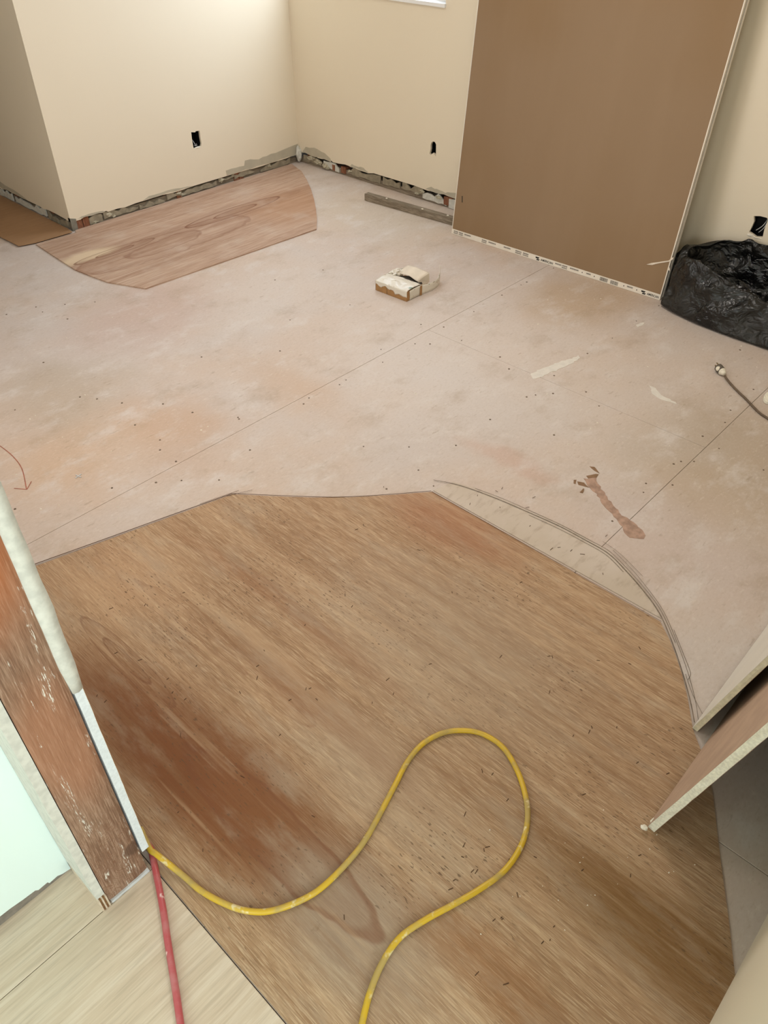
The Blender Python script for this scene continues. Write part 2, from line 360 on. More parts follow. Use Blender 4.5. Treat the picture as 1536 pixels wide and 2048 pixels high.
# pencil and saw lines
def lines(name, sets, width, z, mat):
    v, f = [], []
    for pts in sets:
        a, b = ribbon_vf(pts, width, z, len(v)); v += a; f += b
    return mk(name, v, f, mat, fl)
arc = [(867,962),(905,969),(945,981),(1000,1002),(1060,1028),(1120,1055),(1170,1082),(1215,1108),(1250,1142),(1285,1182),(1318,1228),(1345,1290),(1365,1350),(1380,1405),(1388,1447)]
def off(pts, dx, dy, jit=0.0): return [(x+dx+R.uniform(-jit, jit), y+dy+R.uniform(-jit, jit)) for x, y in pts]
zf = 0.0046
for pts, wd in ((arc, 0.0026), (off(arc[2:12], 5, -2, 0.8), 0.0016), (off(arc[7:], 9, -4, 1.5), 0.0014), (off(arc[4:9], -3, 4, 1), 0.0015),
                ([(1205,1085),(1240,1110),(1285,1155)], 0.0013), ([(1347,1262),(1362,1300),(1378,1340),(1380,1352),(1375,1362)], 0.0014),
                ([(1370,1350),(1385,1392),(1404,1430)], 0.0012)):
    lines('pencil_line', [spline([Vector(wp2(*p)).to_3d() for p in pts], 5)], wd, zf, M['pencil'])
for pts, wd in (([(400,1010),(440,996),(478,983)], 0.0016), ([(455,994),(505,982)], 0.0016), ([(465,989),(620,995.5),(700,995.5),(790,990),(862,984)], 0.0026),
                ([(60,1134),(200,1084),(330,1037),(465,989)], 0.0034), ([(863,985),(1100,1119),(1322,1245)], 0.0014)):
    lines('pencil_line', [spline([Vector(wp2(*p)).to_3d() for p in pts], 5)], wd, zf, M['pencil_dark'])
lines('red_pencil_line', [spline([Vector(wp2(*p)).to_3d() for p in [(-20,880),(0,892),(25,912),(44,938),(53,978)]], 5), [wp2(28,977), wp2(54,979)], [wp2(54,979), wp2(63,963)]], 0.003, 0.0008, M['redpencil'])

def patch(name, px, mat, z=0.0008, amp=0.002, step=0.012, parent=None):
    poly = jag([wp2(*p) for p in px], step, amp); return slab(name, [poly], FLAT, 0.0, z, mat, parent or fl)
patch('filler_smear', [(1062,748),(1075,741),(1110,728),(1158,711),(1162,717),(1120,738),(1085,752),(1066,757)], M['filler'], amp=0.005)
patch('filler_smear', [(1300,771),(1310,776),(1322,790),(1350,804),(1352,808),(1320,798),(1304,788)], M['filler'], amp=0.003)
patch('filler_smear', [(1272,650),(1286,645),(1287,649),(1275,655)], M['filler'], amp=0.002)
patch('scraped_patch', [(1168,958),(1192,956),(1200,974),(1222,1005),(1245,1032),(1268,1044),(1285,1060),(1293,1072),(1288,1078),(1262,1075),(1248,1066),(1246,1054),(1228,1034),(1208,1012),(1192,988),(1180,975)], M['scrape'], amp=0.004)
patch('scraped_patch', [(1180,933),(1188,934),(1198,944),(1199,947),(1190,943)], M['scrape_dark'], 0.001, 0.002)
patch('scraped_patch', [(1172,952),(1190,948),(1197,949),(1193,955),(1178,957)], M['scrape_dark'], 0.0012, 0.002)
patch('scraped_patch', [(1155,964),(1168,965),(1178,975),(1156,970)], M['scrape_dark'], 0.0012, 0.002)
patch('scraped_patch', [(1148,960),(1153,960),(1151,968),(1147,967)], M['scrape_dark'], 0.001, 0.001)
patch('scraped_patch', [(1160,985),(1167,977),(1169,978),(1166,987)], M['scrape_dark'], 0.001, 0.001)

# screws, crumbs and splinters too small to pick out
def scatter(name, pts, mk_one, mat, parent):
    v, f = [], []
    for p in pts:
        a, b = mk_one(p); n = len(v); v += a; f += [tuple(i+n for i in q) for q in b]
    o = mk(name, v, f, mat, parent); tag(o, kind='stuff'); return o
def disc(p, r=0.0042, h=0.0012):
    x, y, z = p; n = 8
    v = [(x+r*math.cos(2*math.pi*i/n), y+r*math.sin(2*math.pi*i/n), z) for i in range(n)]
    v += [(x+r*.8*math.cos(2*math.pi*i/n), y+r*.8*math.sin(2*math.pi*i/n), z+h) for i in range(n)]
    return v, [tuple(range(n, 2*n))]+[(i, (i+1) % n, n+(i+1) % n, n+i) for i in range(n)]
sp = [(923,681),(1000,714),(1018,738),(1172,784),(1198,812),(1106,787),(1071,790),(1450,845),(1438,897),(1388,923),(1362,923),(1345,970),(1527,940),(1292,967),(1298,1235),
      (818,894),(727,893),(618,796),(692,760),(762,699),(438,960),(363,961),(224,976),(320,880),(244,806),(194,798),(160,794),(30,1018),(130,609),(190,604),(135,638),(85,624),(72,614),(13,629),(30,820),(312,965),(87,725),
      (403,714),(326,808),(352,923),(867,972),(773,978),(842,649),(860,688),(1108,870),(560,702),(478,838),(385,825),(550,560),(646,540),(580,640),(700,610),(1042,570),(476,835),(1526,695),(1480,700),(270,850),(320,900),(500,900)]
pts = [tuple(fp(x, y)) for x, y in sp]
for yy in (0.72, 1.91, 1.33):
    for i in range(9):
        x = 1.6+i*0.21+R.uniform(-.02, .02); pts.append((x, yy+R.uniform(-.008, .008), 0))
pts = [p for p in pts if p[0] > 0.3]
scatter('screw_heads', pts, lambda p: disc(p, R.uniform(.0028, .0046)), M['screw'], fl)
def crumb(p, k_=1.0):
    x, y, z = p; r = R.uniform(.0012, .0035)*k_; a = R.uniform(0, 6)
    v = [(x+r*math.cos(a+k*1.57)*R.uniform(.6, 1.4), y+r*math.sin(a+k*1.57)*R.uniform(.6, 1.4), z) for k in range(4)]+[(x, y, z+r)]
    return v, [(0, 1, 4), (1, 2, 4), (2, 3, 4), (3, 0, 4)]
cp = [(235,1003),(236,1014),(237,1037),(81,1018),(118,1010),(60,838),(135,840),(170,790),(410,850),(402,860),(82,880),(605,705),(1005,735),(1125,630)]
cpts = [tuple(fp(x, y)) for x, y in cp]+[(R.uniform(.5, 3.2), R.uniform(2.0, 3.1), 0) for _ in range(60)]+[(R.uniform(1.9, 3.2), R.uniform(.75, 1.9), 0) for _ in range(40)]
scatter('plaster_crumbs', cpts, crumb, M['crumb'], fl)

# ------------------------------------------------------------------ plywood sheets lying on the subfloor
def sheet(name, poly, z0, z1, mat, label, parts=None):
    cx = sum(p[0] for p in poly)/len(poly); cy = sum(p[1] for p in poly)/len(poly)
    o = slab(name, [[(x-cx, y-cy) for x, y in poly]], FLAT, 0, z1-z0, mat); o.location = (cx, cy, z0)
    tag(o, label, 'plywood'); return o
arcpx = [(465,990),(540,994),(620,996.5),(700,996),(790,991),(865,985)]
edge_r = [(1320,1245),(1338,1280),(1350,1310),(1364,1352),(1375,1400),(1385,1460),(1408,1520),(1425,1590),(1433,1660),(1440,1720),(1455,1830),(1469,1952)]
bigp = [(0.2158, -1.3), (0.2158, 0.843), (0.2245, 0.843), (0.2245, 1.912)]+[wp2(*p) for p in arcpx]+[wp2(*p) for p in edge_r]+[(0.70, -0.16), (0.52, -1.3)]
big = sheet('plywood_sheet', bigp, 0.0003, 0.0035, M['big'], 'large brown plywood sheet with coarse grain and a curved corner, under the yellow cord')
strip = [wp2(865,983)]+[wp2(*p) for p in [(905,966),(945,978),(1000,999),(1060,1025),(1120,1052),(1170,1079),(1215,1105),(1250,1139),(1285,1180),(1322,1240)]]
strip = [(p[0]+0.004, p[1]) for p in strip]
sheet('underlay_strip', strip, 0.0003, 0.0030, M['strip'], 'pale beige curved segment between the large brown sheet and the pencil arc')
ulp = [wp2(*p) for p in [(72,490),(105,512),(150,541),(180,553),(215,566),(292,579),(633,460),(634,440),(632,420),(628,400),(622,380),(613,360),(603,344)]]
ulp += [(3.50, 4.085), (1.93, 4.085), (1.915, 4.05)]
ul = sheet('plywood_sheet', ulp, 0.0003, 0.0060, M['ul'], 'reddish plywood offcut with looping cathedral grain and a rounded end, by the far left wall')
lp = [(1.60, 4.45), (1.604, 4.293), wp2(0,476), wp2(38,495), wp2(72,488.5), (1.9, 4.065), (1.91, 4.12), (1.912, 4.9), (1.60, 4.9)]
sheet('hardboard_sheet', lp, 0.0065, 0.0095, M['left'], 'plain brown board offcut at the left edge beside the wall corner')
# splinters and staples on the big sheet
def stick(p, L=0.008):
    x, y, z = p; a = R.uniform(-.5, .9) if R.random() < .7 else R.uniform(0, 3.1); L *= R.uniform(.5, 1.5); wd = 0.0007
    dx, dy = math.cos(a)*L/2, math.sin(a)*L/2; nx, ny = -math.sin(a)*wd, math.cos(a)*wd
    v = [(x-dx-nx, y-dy-ny, z), (x+dx-nx, y+dy-ny, z), (x+dx+nx, y+dy+ny, z), (x-dx+nx, y-dy+ny, z)]
    v += [(a_, b_, z+0.0008) for a_, b_, _ in v]
    return v, [(4,5,6,7),(0,1,5,4),(1,2,6,5),(2,3,7,6),(3,0,4,7)]
stp = [(620,1377),(612,1378),(690,1190),(1165,1740),(1035,1790),(975,1694),(928,1690),(968,1700),(1015,1600),(985,1548),(222,1217),(232,1306),(280,1320),(345,1385),(515,1332),(925,1714),(953,1743),(945,1742),(930,1628),(988,1840),(1005,1838),(1085,1885),(1108,1853),(290,1210),(610,1250),(480,1385),(560,1470),(580,1400),(1100,1880)]
def inv(p, z): q = fp(p[0], p[1], z); return (q.x-big.location.x, q.y-big.location.y, z-big.location.z)
zz = 0.0036
s_pts = [inv(p, zz) for p in stp]+[(R.uniform(.3, 1.45)-big.location.x, R.uniform(.1, 1.45)-big.location.y, zz-big.location.z) for _ in range(60)]
scatter('splinters', s_pts, stick, M['staple'], big)
c2 = [(1040,1792),(1025,1793),(1182,1790),(1338,1745),(1255,1715),(1085,1772),(1130,1686),(1166,1715),(1160,1725),(1175,1810),(1190,1790),(1235,1768),(980,1660)]
scatter('sawdust_crumbs', [inv(p, zz) for p in c2]+[(R.uniform(.55, 1.0)-big.location.x, R.uniform(-.05, .3)-big.location.y, zz-big.location.z) for _ in range(9)], lambda p: crumb(p, .6), M['crumb'], big)
scatter('staples', [(R.uniform(1.56, 1.75)-0, R.uniform(.6, 1.15), 0.0031) for _ in range(8)]+[tuple(fp(x, y, 0.0031)) for x, y in [(955,991),(1000,1015),(1060,1052),(1103,1098),(1118,1095),(940,1008)]], lambda p: stick(p, 0.01), M['staple'], fl)
# ------------------------------------------------------------------ walls
def ragged(u0, u1, base, amp, rnd, step=0.035):
    out = []; u = u0; z = base
    while u < u1:
        out.append((u, z)); u += rnd.uniform(.4, 1.5)*step
        z = base+rnd.uniform(-amp, amp) if rnd.random() < .6 else z
    out.append((u1, z)); return out
def make_wall(name, org, u, n, L, H, bottom, holes, mat, thick=0.0127, plate=True, back=0.115, platemat=None, top=0.0):
    """org: point on the painted face at floor; u along, n into the room. children share the frame."""
    org = Vector(org); u = Vector(u); n = Vector(n)
    tf = lambda a, z, d: tuple(org+u*a+n*d+Vector((0, 0, z)))
    outer = list(bottom)+[(L, H), (0.0, H)]
    o = slab(name, [outer]+holes, tf, -thick, 0.0, mat); tag(o, kind='structure')
    if plate:
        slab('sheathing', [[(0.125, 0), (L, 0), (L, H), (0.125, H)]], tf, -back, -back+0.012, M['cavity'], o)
        slab('bottom_plate', [[(0.016, 0), (L, 0), (L, 0.036), (0.016, 0.036)]], tf, -back+0.014, -thick-0.003, platemat or M['greywoodx'], o)
        a = 0.2
        while a < L:
            slab('stud', [[(a, 0.038), (a+0.04, 0.038), (a+0.04, H-0.05), (a, H-0.05)]], tf, -back+0.014, -thick-0.004, M['studdark'], o); a += 0.405
    return o, tf
def remnants(parent, tf, spans, rnd, lo=0.0, d0=-0.0125, d1=-0.0035, mats=None):
    for a, b, z0, z1 in spans:
        n = max(2, int((b-a)/0.03)); up = [(a+(b-a)*i/n, max(z0+0.010, z1+rnd.choice((-.022, -.006, .002, .006, -.012)))) for i in range(n+1)]
        dn = [(a+(b-a)*i/n, z0+rnd.uniform(-.002, .008)) for i in range(n+1)]
        slab('plaster_remnant', [dn+up[::-1]], tf, d0, d1+rnd.uniform(-.002, .002), rnd.choice(mats or [M['greyrem'], M['plaster'], M['greyrem']]), parent)
def primer(parent, tf, pts, step=0.02, amp=0.003):
    slab('primer_patch', [jag(pts, step, amp)], tf, 0.0001, 0.0009, M['primer'], parent)
def outlet(parent, tf, a0, z0, a1, z1, wires):
    """recessed outlet box seen through the hole"""
    v, f = [], []
    def bx(lo, hi):
        vv, ff = boxvf(lo, hi); n = len(v); v.extend([tf(p[0], p[2], p[1]) for p in vv]); f.extend([tuple(i+n for i in q) for q in ff])
    m = 0.004; t = 0.002; D = -0.075
    bx((a0-m, D, z0-m), (a1+m, D+t, z1+m))
    for lo, hi in (((a0-m, D, z0-m), (a0-m+t, -0.013, z1+m)), ((a1+m-t, D, z0-m), (a1+m, -0.013, z1+m)), ((a0-m, D, z0-m), (a1+m, -0.013, z0-m+t)), ((a0-m, D, z1+m-t), (a1+m, -0.013, z1+m))): bx(lo, hi)
    b = mk('outlet_box', v, f, M['black'], parent)
    for wpts in wires: tube('wire', spline([Vector(tf(*p)) for p in wpts], 6), 0.0016, M['wire'], b, 6)
r2 = random.Random(3)
# left wall (faces -y), u = +x
LW = 3.574-1.918
def hole(a0, z0, a1, z1, rnd, amp=0.002):
    return jag([(a0, z0), (a1, z0), (a1, z1), (a0, z1)], 0.014, amp, rnd)
ol = [(2.768-1.918, 0.247), (2.822-1.918, 0.250), (2.828-1.918, 0.262), (2.826-1.918, 0.300), (2.827-1.918, 0.334), (2.800-1.918, 0.336), (2.795-1.918, 0.331), (2.768-1.918, 0.337), (2.766-1.918, 0.300)]
bot = ragged(0, 0.22, 0.050, 0.006, r2)+ragged(0.23, LW, 0.046, 0.0035, r2, 0.05)
bot[0] = (0.0, 0.048)
wl, tfl = make_wall('wall_left', (1.918, 4.09, 0), (1, 0, 0), (0, -1, 0), LW, 2.44, bot, [ol], M['wall'])
outlet(wl, tfl, 0.849, 0.247, 0.909, 0.336, [[(0.852, 0.31, -0.06), (0.866, 0.29, -0.03), (0.873, 0.262, -0.012), (0.874, 0.252, -0.02)], [(0.87, 0.258, -0.02), (0.885, 0.256, -0.016), (0.893, 0.262, -0.03)]])
lump('plaster_crumb', tfl(0.88, 0.248, -0.003), (0.022, 0.006, 0.005), M['crumb'], wl, 4)
remnants(wl, tfl, [(0.11, 0.19, 0.0, 0.050), (0.20, 0.42, 0.008, 0.042), (0.43, 0.60, 0.004, 0.030), (0.62, 0.72, 0.012, 0.046), (0.74, 0.98, 0.006, 0.036), (1.0, 1.12, 0.02, 0.046), (1.12, 1.28, 0.012, 0.044), (1.33, 1.58, 0.004, 0.040)], r2)
for i, (a, z, sx) in enumerate([(0.235, 0.03, 0.018), (0.26, 0.012, 0.012), (0.70, 0.03, 0.016), (0.73, 0.014, 0.014), (1.02, 0.03, 0.02), (1.40, 0.03, 0.018), (0.14, 0.01, 0.014)]):
    p = tfl(a, z, -0.006); lump('plaster_lump', p, (sx, 0.007, sx*.55), M['lump'], wl, i, 2, 1.3)
for a in (0.035, 0.075, 0.69, 1.12, 1.16):
    slab('wood_block', [jag([(a, 0.0), (a+0.034, 0.0), (a+0.034, 0.052), (a, 0.052)], .02, .001)], tfl, -0.045, -0.008, M['studdark'], wl)
primer(wl, tfl, [(1.06, 0.049), (1.60, 0.049), (1.65, 0.05), (1.65, 0.115), (1.60, 0.108), (1.50, 0.100), (1.42, 0.098), (1.32, 0.090), (1.25, 0.105), (1.21, 0.105), (1.20, 0.076), (1.10, 0.078), (1.06, 0.080)], 0.03, 0.003)
primer(wl, tfl, [(0.46, 0.050), (0.80, 0.050), (0.72, 0.060), (0.62, 0.068), (0.58, 0.062), (0.50, 0.066)], 0.03, 0.003)
primer(wl, tfl, [(0.03, 0.055), (0.21, 0.050), (0.20, 0.058), (0.15, 0.066), (0.07, 0.064)], 0.02, 0.003)
slab('corner_bead', [[(0.0, 0.0), (0.032, 0.004), (0.034, 0.06), (0.0, 0.07)]], tfl, -0.02, 0.001, M['metal'], wl)

# hall side wall (faces -x), u = +y starting at corner
bot = ragged(0, 2.45, 0.055, 0.008, r2, 0.06); bot[0] = (0, 0.05)
wh, tfh = make_wall('wall_hall', (1.918, 4.1030, 0), (0, 1, 0), (-1, 0, 0), 2.44, 2.44, bot, [], M['wall'], platemat=M['greywood'])
remnants(wh, tfh, [(0.03, 0.12, 0.0, 0.05), (0.14, 0.24, 0.0, 0.046), (0.27, 0.62, 0.004, 0.05), (0.66, 0.9, 0.0, 0.045), (0.95, 1.3, 0, 0.045)], r2)
primer(wh, tfh, [(0.45, 0.06), (1.2, 0.06), (1.15, 0.12), (0.95, 0.13), (0.85, 0.10), (0.7, 0.09), (0.6, 0.085)], 0.04, 0.004)

# back wall (faces -x), u = +y from right corner
Y0 = -0.115; YB = 4.09
def yb(y): return y-Y0
bot = ragged(0, YB-Y0, 0.066, 0.006, r2, 0.05)
ob = [(yb(2.928), 0.262), (yb(2.940), 0.272), (yb(2.950), 0.277), (yb(2.962), 0.264), (yb(2.974), 0.268), (yb(2.968), 0.295), (yb(2.969), 0.315), (yb(2.963), 0.330), (yb(2.951), 0.338), (yb(2.938), 0.336), (yb(2.930), 0.325), (yb(2.929), 0.30)]
orr = [(yb(1.073), 0.296), (yb(1.10), 0.290), (yb(1.118), 0.297), (yb(1.136), 0.303), (yb(1.132), 0.320), (yb(1.128), 0.350), (yb(1.136), 0.372), (yb(1.110), 0.378), (yb(1.080), 0.378), (yb(1.074), 0.370), (yb(1.076), 0.33)]
WY0, WY1, WZ0, WZ1 = 2.905, 3.93, 0.985, 2.10
winh = [(yb(WY0), WZ0), (yb(WY1), WZ0), (yb(WY1), WZ1), (yb(WY0), WZ1)]
wb, tfb = make_wall('wall_back', (3.574, Y0, 0), (0, 1, 0), (-1, 0, 0), YB-Y0, 2.44, bot, [ob, orr, winh], M['wall'], plate=False)
outer = [(0, 0), (YB-Y0+0.15, 0), (YB-Y0+0.15, 2.44), (0, 2.44)]
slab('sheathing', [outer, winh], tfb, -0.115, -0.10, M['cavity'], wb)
slab('bottom_plate', [[(0, 0), (YB-Y0+0.1, 0), (YB-Y0+0.1, 0.036), (0, 0.036)]], tfb, -0.098, -0.010, M['greywood'], wb)
for a in (0.2, 0.62, 1.02, 1.42, 1.83, 2.24, 2.66, 4.10): slab('stud', [[(a, 0.038), (a+.04, 0.038), (a+.04, 2.4), (a, 2.4)]], tfb, -0.098, -0.018, M['studdark'], wb)
outlet(wb, tfb, yb(2.927), 0.260, yb(2.975), 0.338, [[(yb(2.938), 0.33, -0.05), (yb(2.938), 0.30, -0.015), (yb(2.940), 0.275, -0.03)]])
outlet(wb, tfb, yb(1.072), 0.290, yb(1.137), 0.378, [[(yb(1.085), 0.375, -0.05), (yb(1.09), 0.34, -0.015), (yb(1.115), 0.31, -0.02)], [(yb(1.08), 0.37, -0.04), (yb(1.085), 0.33, -0.02), (yb(1.105), 0.30, -0.03)]])
lump('plaster_crumb', tfb(yb(1.126), 0.291, -0.002), (0.006, 0.016, 0.007), M['crumb'], wb, 9)
lump('plaster_crumb', tfb(yb(1.095), 0.287, -0.002), (0.005, 0.02, 0.004), M['crumb'], wb, 2)
rb = [(2.70, 2.82, 0.004, 0.052), (2.84, 3.02, 0.01, 0.060), (3.02, 3.18, 0.028, 0.064), (3.2, 3.34, 0.02, 0.06), (3.36, 3.62, 0.018, 0.060), (3.72, 3.86, 0.01, 0.05), (3.88, 4.05, 0.014, 0.058)]
remnants(wb, tfb, [(yb(a), yb(b), c, d) for a, b, c, d in rb]+[(yb(a), yb(a)+.3, .02, .06) for a in (0, .4, .9, 1.4, 1.9, 2.3)], r2)
for i, (y, z, sx) in enumerate([(3.90, 0.035, 0.03), (3.84, 0.022, 0.026), (3.97, 0.045, 0.03), (3.02, 0.05, 0.016), (3.06, 0.03, 0.014), (2.90, 0.045, 0.016), (3.62, 0.04, 0.012)]):
    lump('plaster_lump', tfb(yb(y), z, 0.0), (0.009, sx, sx*.45), M['lump'], wb, i+20, 2, 1.3)
lump('plaster_lump', (3.562, 4.075, 0.055), (0.02, 0.02, 0.045), M['plaster'], wb, 31)
slab('wood_block', [jag([(yb(2.80), 0.012), (yb(2.86), 0.012), (yb(2.86), 0.060), (yb(2.80), 0.060)], .02, .002)], tfb, -0.05, -0.004, M['studdark'], wb)
slab('wood_block', [jag([(yb(3.66), 0.012), (yb(3.70), 0.012), (yb(3.70), 0.050), (yb(3.66), 0.050)], .02, .002)], tfb, -0.05, -0.004, M['studdark'], wb)
slab('wood_block', [jag([(yb(3.755), 0.010), (yb(3.78), 0.010), (yb(3.78), 0.046), (yb(3.755), 0.046)], .02, .002)], tfb, -0.05, -0.004, M['studdark'], wb)
primer(wb, tfb, [(yb(3.78), 0.062), (yb(4.06), 0.066), (yb(4.02), 0.105), (yb(3.94), 0.115), (yb(3.84), 0.100), (yb(3.79), 0.082)], 0.03, 0.004)
primer(wb, tfb, [(yb(3.45), 0.068), (yb(3.62), 0.068), (yb(3.60), 0.084), (yb(3.50), 0.082)], 0.02, 0.004)
primer(wb, tfb, [(yb(2.70), 0.070), (yb(3.0), 0.070), (yb(2.95), 0.088), (yb(2.85), 0.086), (yb(2.78), 0.100), (yb(2.70), 0.104)], 0.02, 0.004)
# right wall (faces +y)
bot = [(0, 0.0), (3.574-0.36, 0.0)]
wr, tfr = make_wall('wall_right', (0.36, -0.115, 0), (1, 0, 0), (0, 1, 0), 3.574-0.36, 2.44, bot, [], M['wall'], plate=False, thick=0.1)
we, tfe = make_wall('wall_rear_right', (0.36, -0.2155, 0), (0, -1, 0), (-1, 0, 0), 2.3, 2.44, [(0, 0), (2.3, 0)], [], M['wall'], plate=False, thick=0.1)
# entry wall (pale, faces -y) with ragged bottom
bot = [(0, 0.045), (2.6, 0.045), (2.95, 0.046), (3.0, 0.041), (3.03, 0.038), (3.05, 0.033), (3.075, 0.032), (3.10, 0.028), (3.125, 0.026), (3.13, 0.020), (3.15, 0.021), (3.152, 0.014), (3.17, 0.016), (3.18, 0.010), (3.197, 0.006)]
wn, tfn = make_wall('wall_entry', (-3.1, 0.968, 0), (1, 0, 0), (0, -1, 0), 3.197, 2.44, bot, [], M['entry'])
slab('base_strip', [[(2.0, 0.003), (3.192, 0.003), (3.192, 0.042), (2.0, 0.050)]], tfn, -0.012, -0.002, M['greybase'], wn)
# doorway stub wall
wd_tf = lambda a, z, d: (a, 0.85-d, z)      # a = x, faces -y
st = empty('wall_doorway', (0, 0, 0)); tag(st, kind='structure')
winh2 = [(2.03, 0.95), (2.87, 0.95), (2.87, 2.05), (2.03, 2.05)]
# room-side drywall of the stub (plane x=0.2055..0.2215), ragged end facing the camera
tfd = lambda a, z, d: (0.2060+d, a, z)      # a = y
endp = []
z = 0.076
rd = random.Random(11)
while z < 2.40:
    a = 0.851+rd.uniform(-.0015, .0015)
    endp.append((a, z)); z += rd.uniform(.015, .03)
endp.append((0.85, 2.44))
poly = [(6.5, 2.44), (6.5, 0.05), (1.2, 0.05), (0.95, 0.06)]+endp
v, f = slab_vf([poly, winh2], tfd, 0.0015, 0.0160)
dw = mk('drywall_sheet', v, f, M['gypwhite'], st)
# paint skin on the room face
slab('painted_face', [poly, winh2], tfd, 0.0160, 0.0164, M['wall'], dw)
# thick joint compound build-up on the upper part of the raw edge
cv, cf = [], []
N = 60
for i in range(N+1):
    zz_ = 0.60+i*(2.44-0.60)/N
    e = min(1, i/2)
    xl = 0.2050-0.004*e+0.0022*noise.noise(Vector((zz_*9, 1, 0)))*e; xr = 0.2222+0.0025*e+0.0025*noise.noise(Vector((zz_*12, 5, 0)))*e
    yf = 0.8475-0.003*e+0.002*noise.noise(Vector((zz_*16, 9, 3)))
    xm = (xl+xr)/2; ym = yf-0.0022-0.002*noise.noise(Vector((zz_*25, 2, 3)))
    cv += [(xl, 0.853, zz_), (xl, yf+.001, zz_), (xm, ym, zz_), (xr, yf+.001, zz_), (xr, 0.856, zz_)]
for i in range(N):
    for k in range(4): cf.append((i*5+k, i*5+k+1, i*5+k+6, i*5+k+5))
cf += [(0, 1, 2, 3, 4), tuple(N*5+k for k in (4, 3, 2, 1, 0))]
mk('joint_compound', cv, cf, M['plaster'], dw, True)
# stud
sv, sf = [], []
nx, nz_ = 10, 90
for j in range(nz_+1):
    zz_ = 0.012+j*(2.42-0.012)/nz_
    for i in range(nx+1):
        x = 0.1150+i*(0.2035-0.1150)/nx
        yy = 0.8500+0.0012*noise.noise(Vector((x*60, zz_*8, 0)))+(0.002 if i in (0, nx) else 0)
        if zz_ > 0.85: yy += 0.007*max(0, noise.noise(Vector((x*22, zz_*5, 4))))
        sv.append((x, yy, zz_))
for j in range(nz_):
    for i in range(nx):
        a = j*(nx+1)+i; sf.append((a, a+1, a+nx+2, a+nx+1))
n0 = len(sv)
bl = [0, nx, (nz_)*(nx+1)+nx, nz_*(nx+1)]
sv += [(0.1150, 0.888, 0.012), (0.2035, 0.888, 0.012), (0.2035, 0.888, 2.42), (0.1150, 0.888, 2.42)]
sf += [tuple(range(0, nx+1))+(n0+1, n0), tuple(nz_*(nx+1)+i for i in range(nx+1))[::-1]+(n0+3, n0+2),
       tuple(j*(nx+1) for j in range(nz_+1))+(n0+3, n0), tuple(j*(nx+1)+nx for j in range(nz_+1))[::-1]+(n0+1, n0+2), (n0, n0+1, n0+2, n0+3)]
stud = mk('stud', sv, sf, M['stud'], st)
box('bottom_plate', (0.1150, 0.895, 0.0), (0.2035, 6.5, 0.038), M['greywood'], st)
# white caulk line at the foot of the stud
cau = slab('caulk_strip', [jag([(0.118, 0.004), (0.2050, 0.004), (0.2050, 0.0125), (0.118, 0.0125)], .012, .0008)], wd_tf, -0.01, 0.004, M['wire'], st)
# entry-side drywall of the stub
tfs = lambda a, z, d: (0.0970-d, a, z)      # a = y, faces -x
slab('drywall_return', [jag([(0.852, 0.045), (0.9665, 0.040), (0.9665, 2.44), (0.852, 2.44)], .04, .0008)], tfs, -0.0165, 0.0, M['plaster'], st)
sv, sf = [], []
ply = empty('plywood_shim'); ply.parent = st
for k in range(5):
    x0 = 0.0965+k*0.0036
    box('ply_layer', (x0, 0.846+0.0006*(k % 2), 0.0), (x0+0.0032, 0.955, 0.046), M['ply_edge'] if k % 2 else M['pale'], ply)
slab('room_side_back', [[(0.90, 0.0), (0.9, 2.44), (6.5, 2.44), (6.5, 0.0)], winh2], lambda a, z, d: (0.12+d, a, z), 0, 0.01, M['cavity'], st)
# rest of the shell outside the frame
def plain(name, lo, hi, mat, kind='structure'): return tag(box(name, lo, hi, mat), kind=kind)
box_w = [('wall_hall_end', (0.0, 6.55, 0.0), (2.0, 6.65, 2.44))]
tfw = lambda a, z, d: (-3.1+d, a, z)
wsd = slab('wall_entry_side', [[(-2.6, 0), (1.1, 0), (1.1, 2.44), (-2.6, 2.44)], [(-1.4, 0.85), (-0.1, 0.85), (-0.1, 2.05), (-1.4, 2.05)]], tfw, -0.1, 0, M['entry']); tag(wsd, kind='structure')
for n_, lo, hi in box_w: plain(n_, lo, hi, M['wall'])
tfv = lambda a, z, d: (a, -2.52+d, z)
wv_ = slab('wall_rear', [[(-3.1, 0), (0.5, 0), (0.5, 2.44), (-3.1, 2.44)], [(-1.7, 0.9), (0.0, 0.9), (0.0, 2.1), (-1.7, 2.1)]], tfv, -0.1, 0, M['entry']); tag(wv_, kind='structure')
plain('ceiling', (-3.2, -2.7, 2.445), (3.72, 6.7, 2.50), M['ceil'])

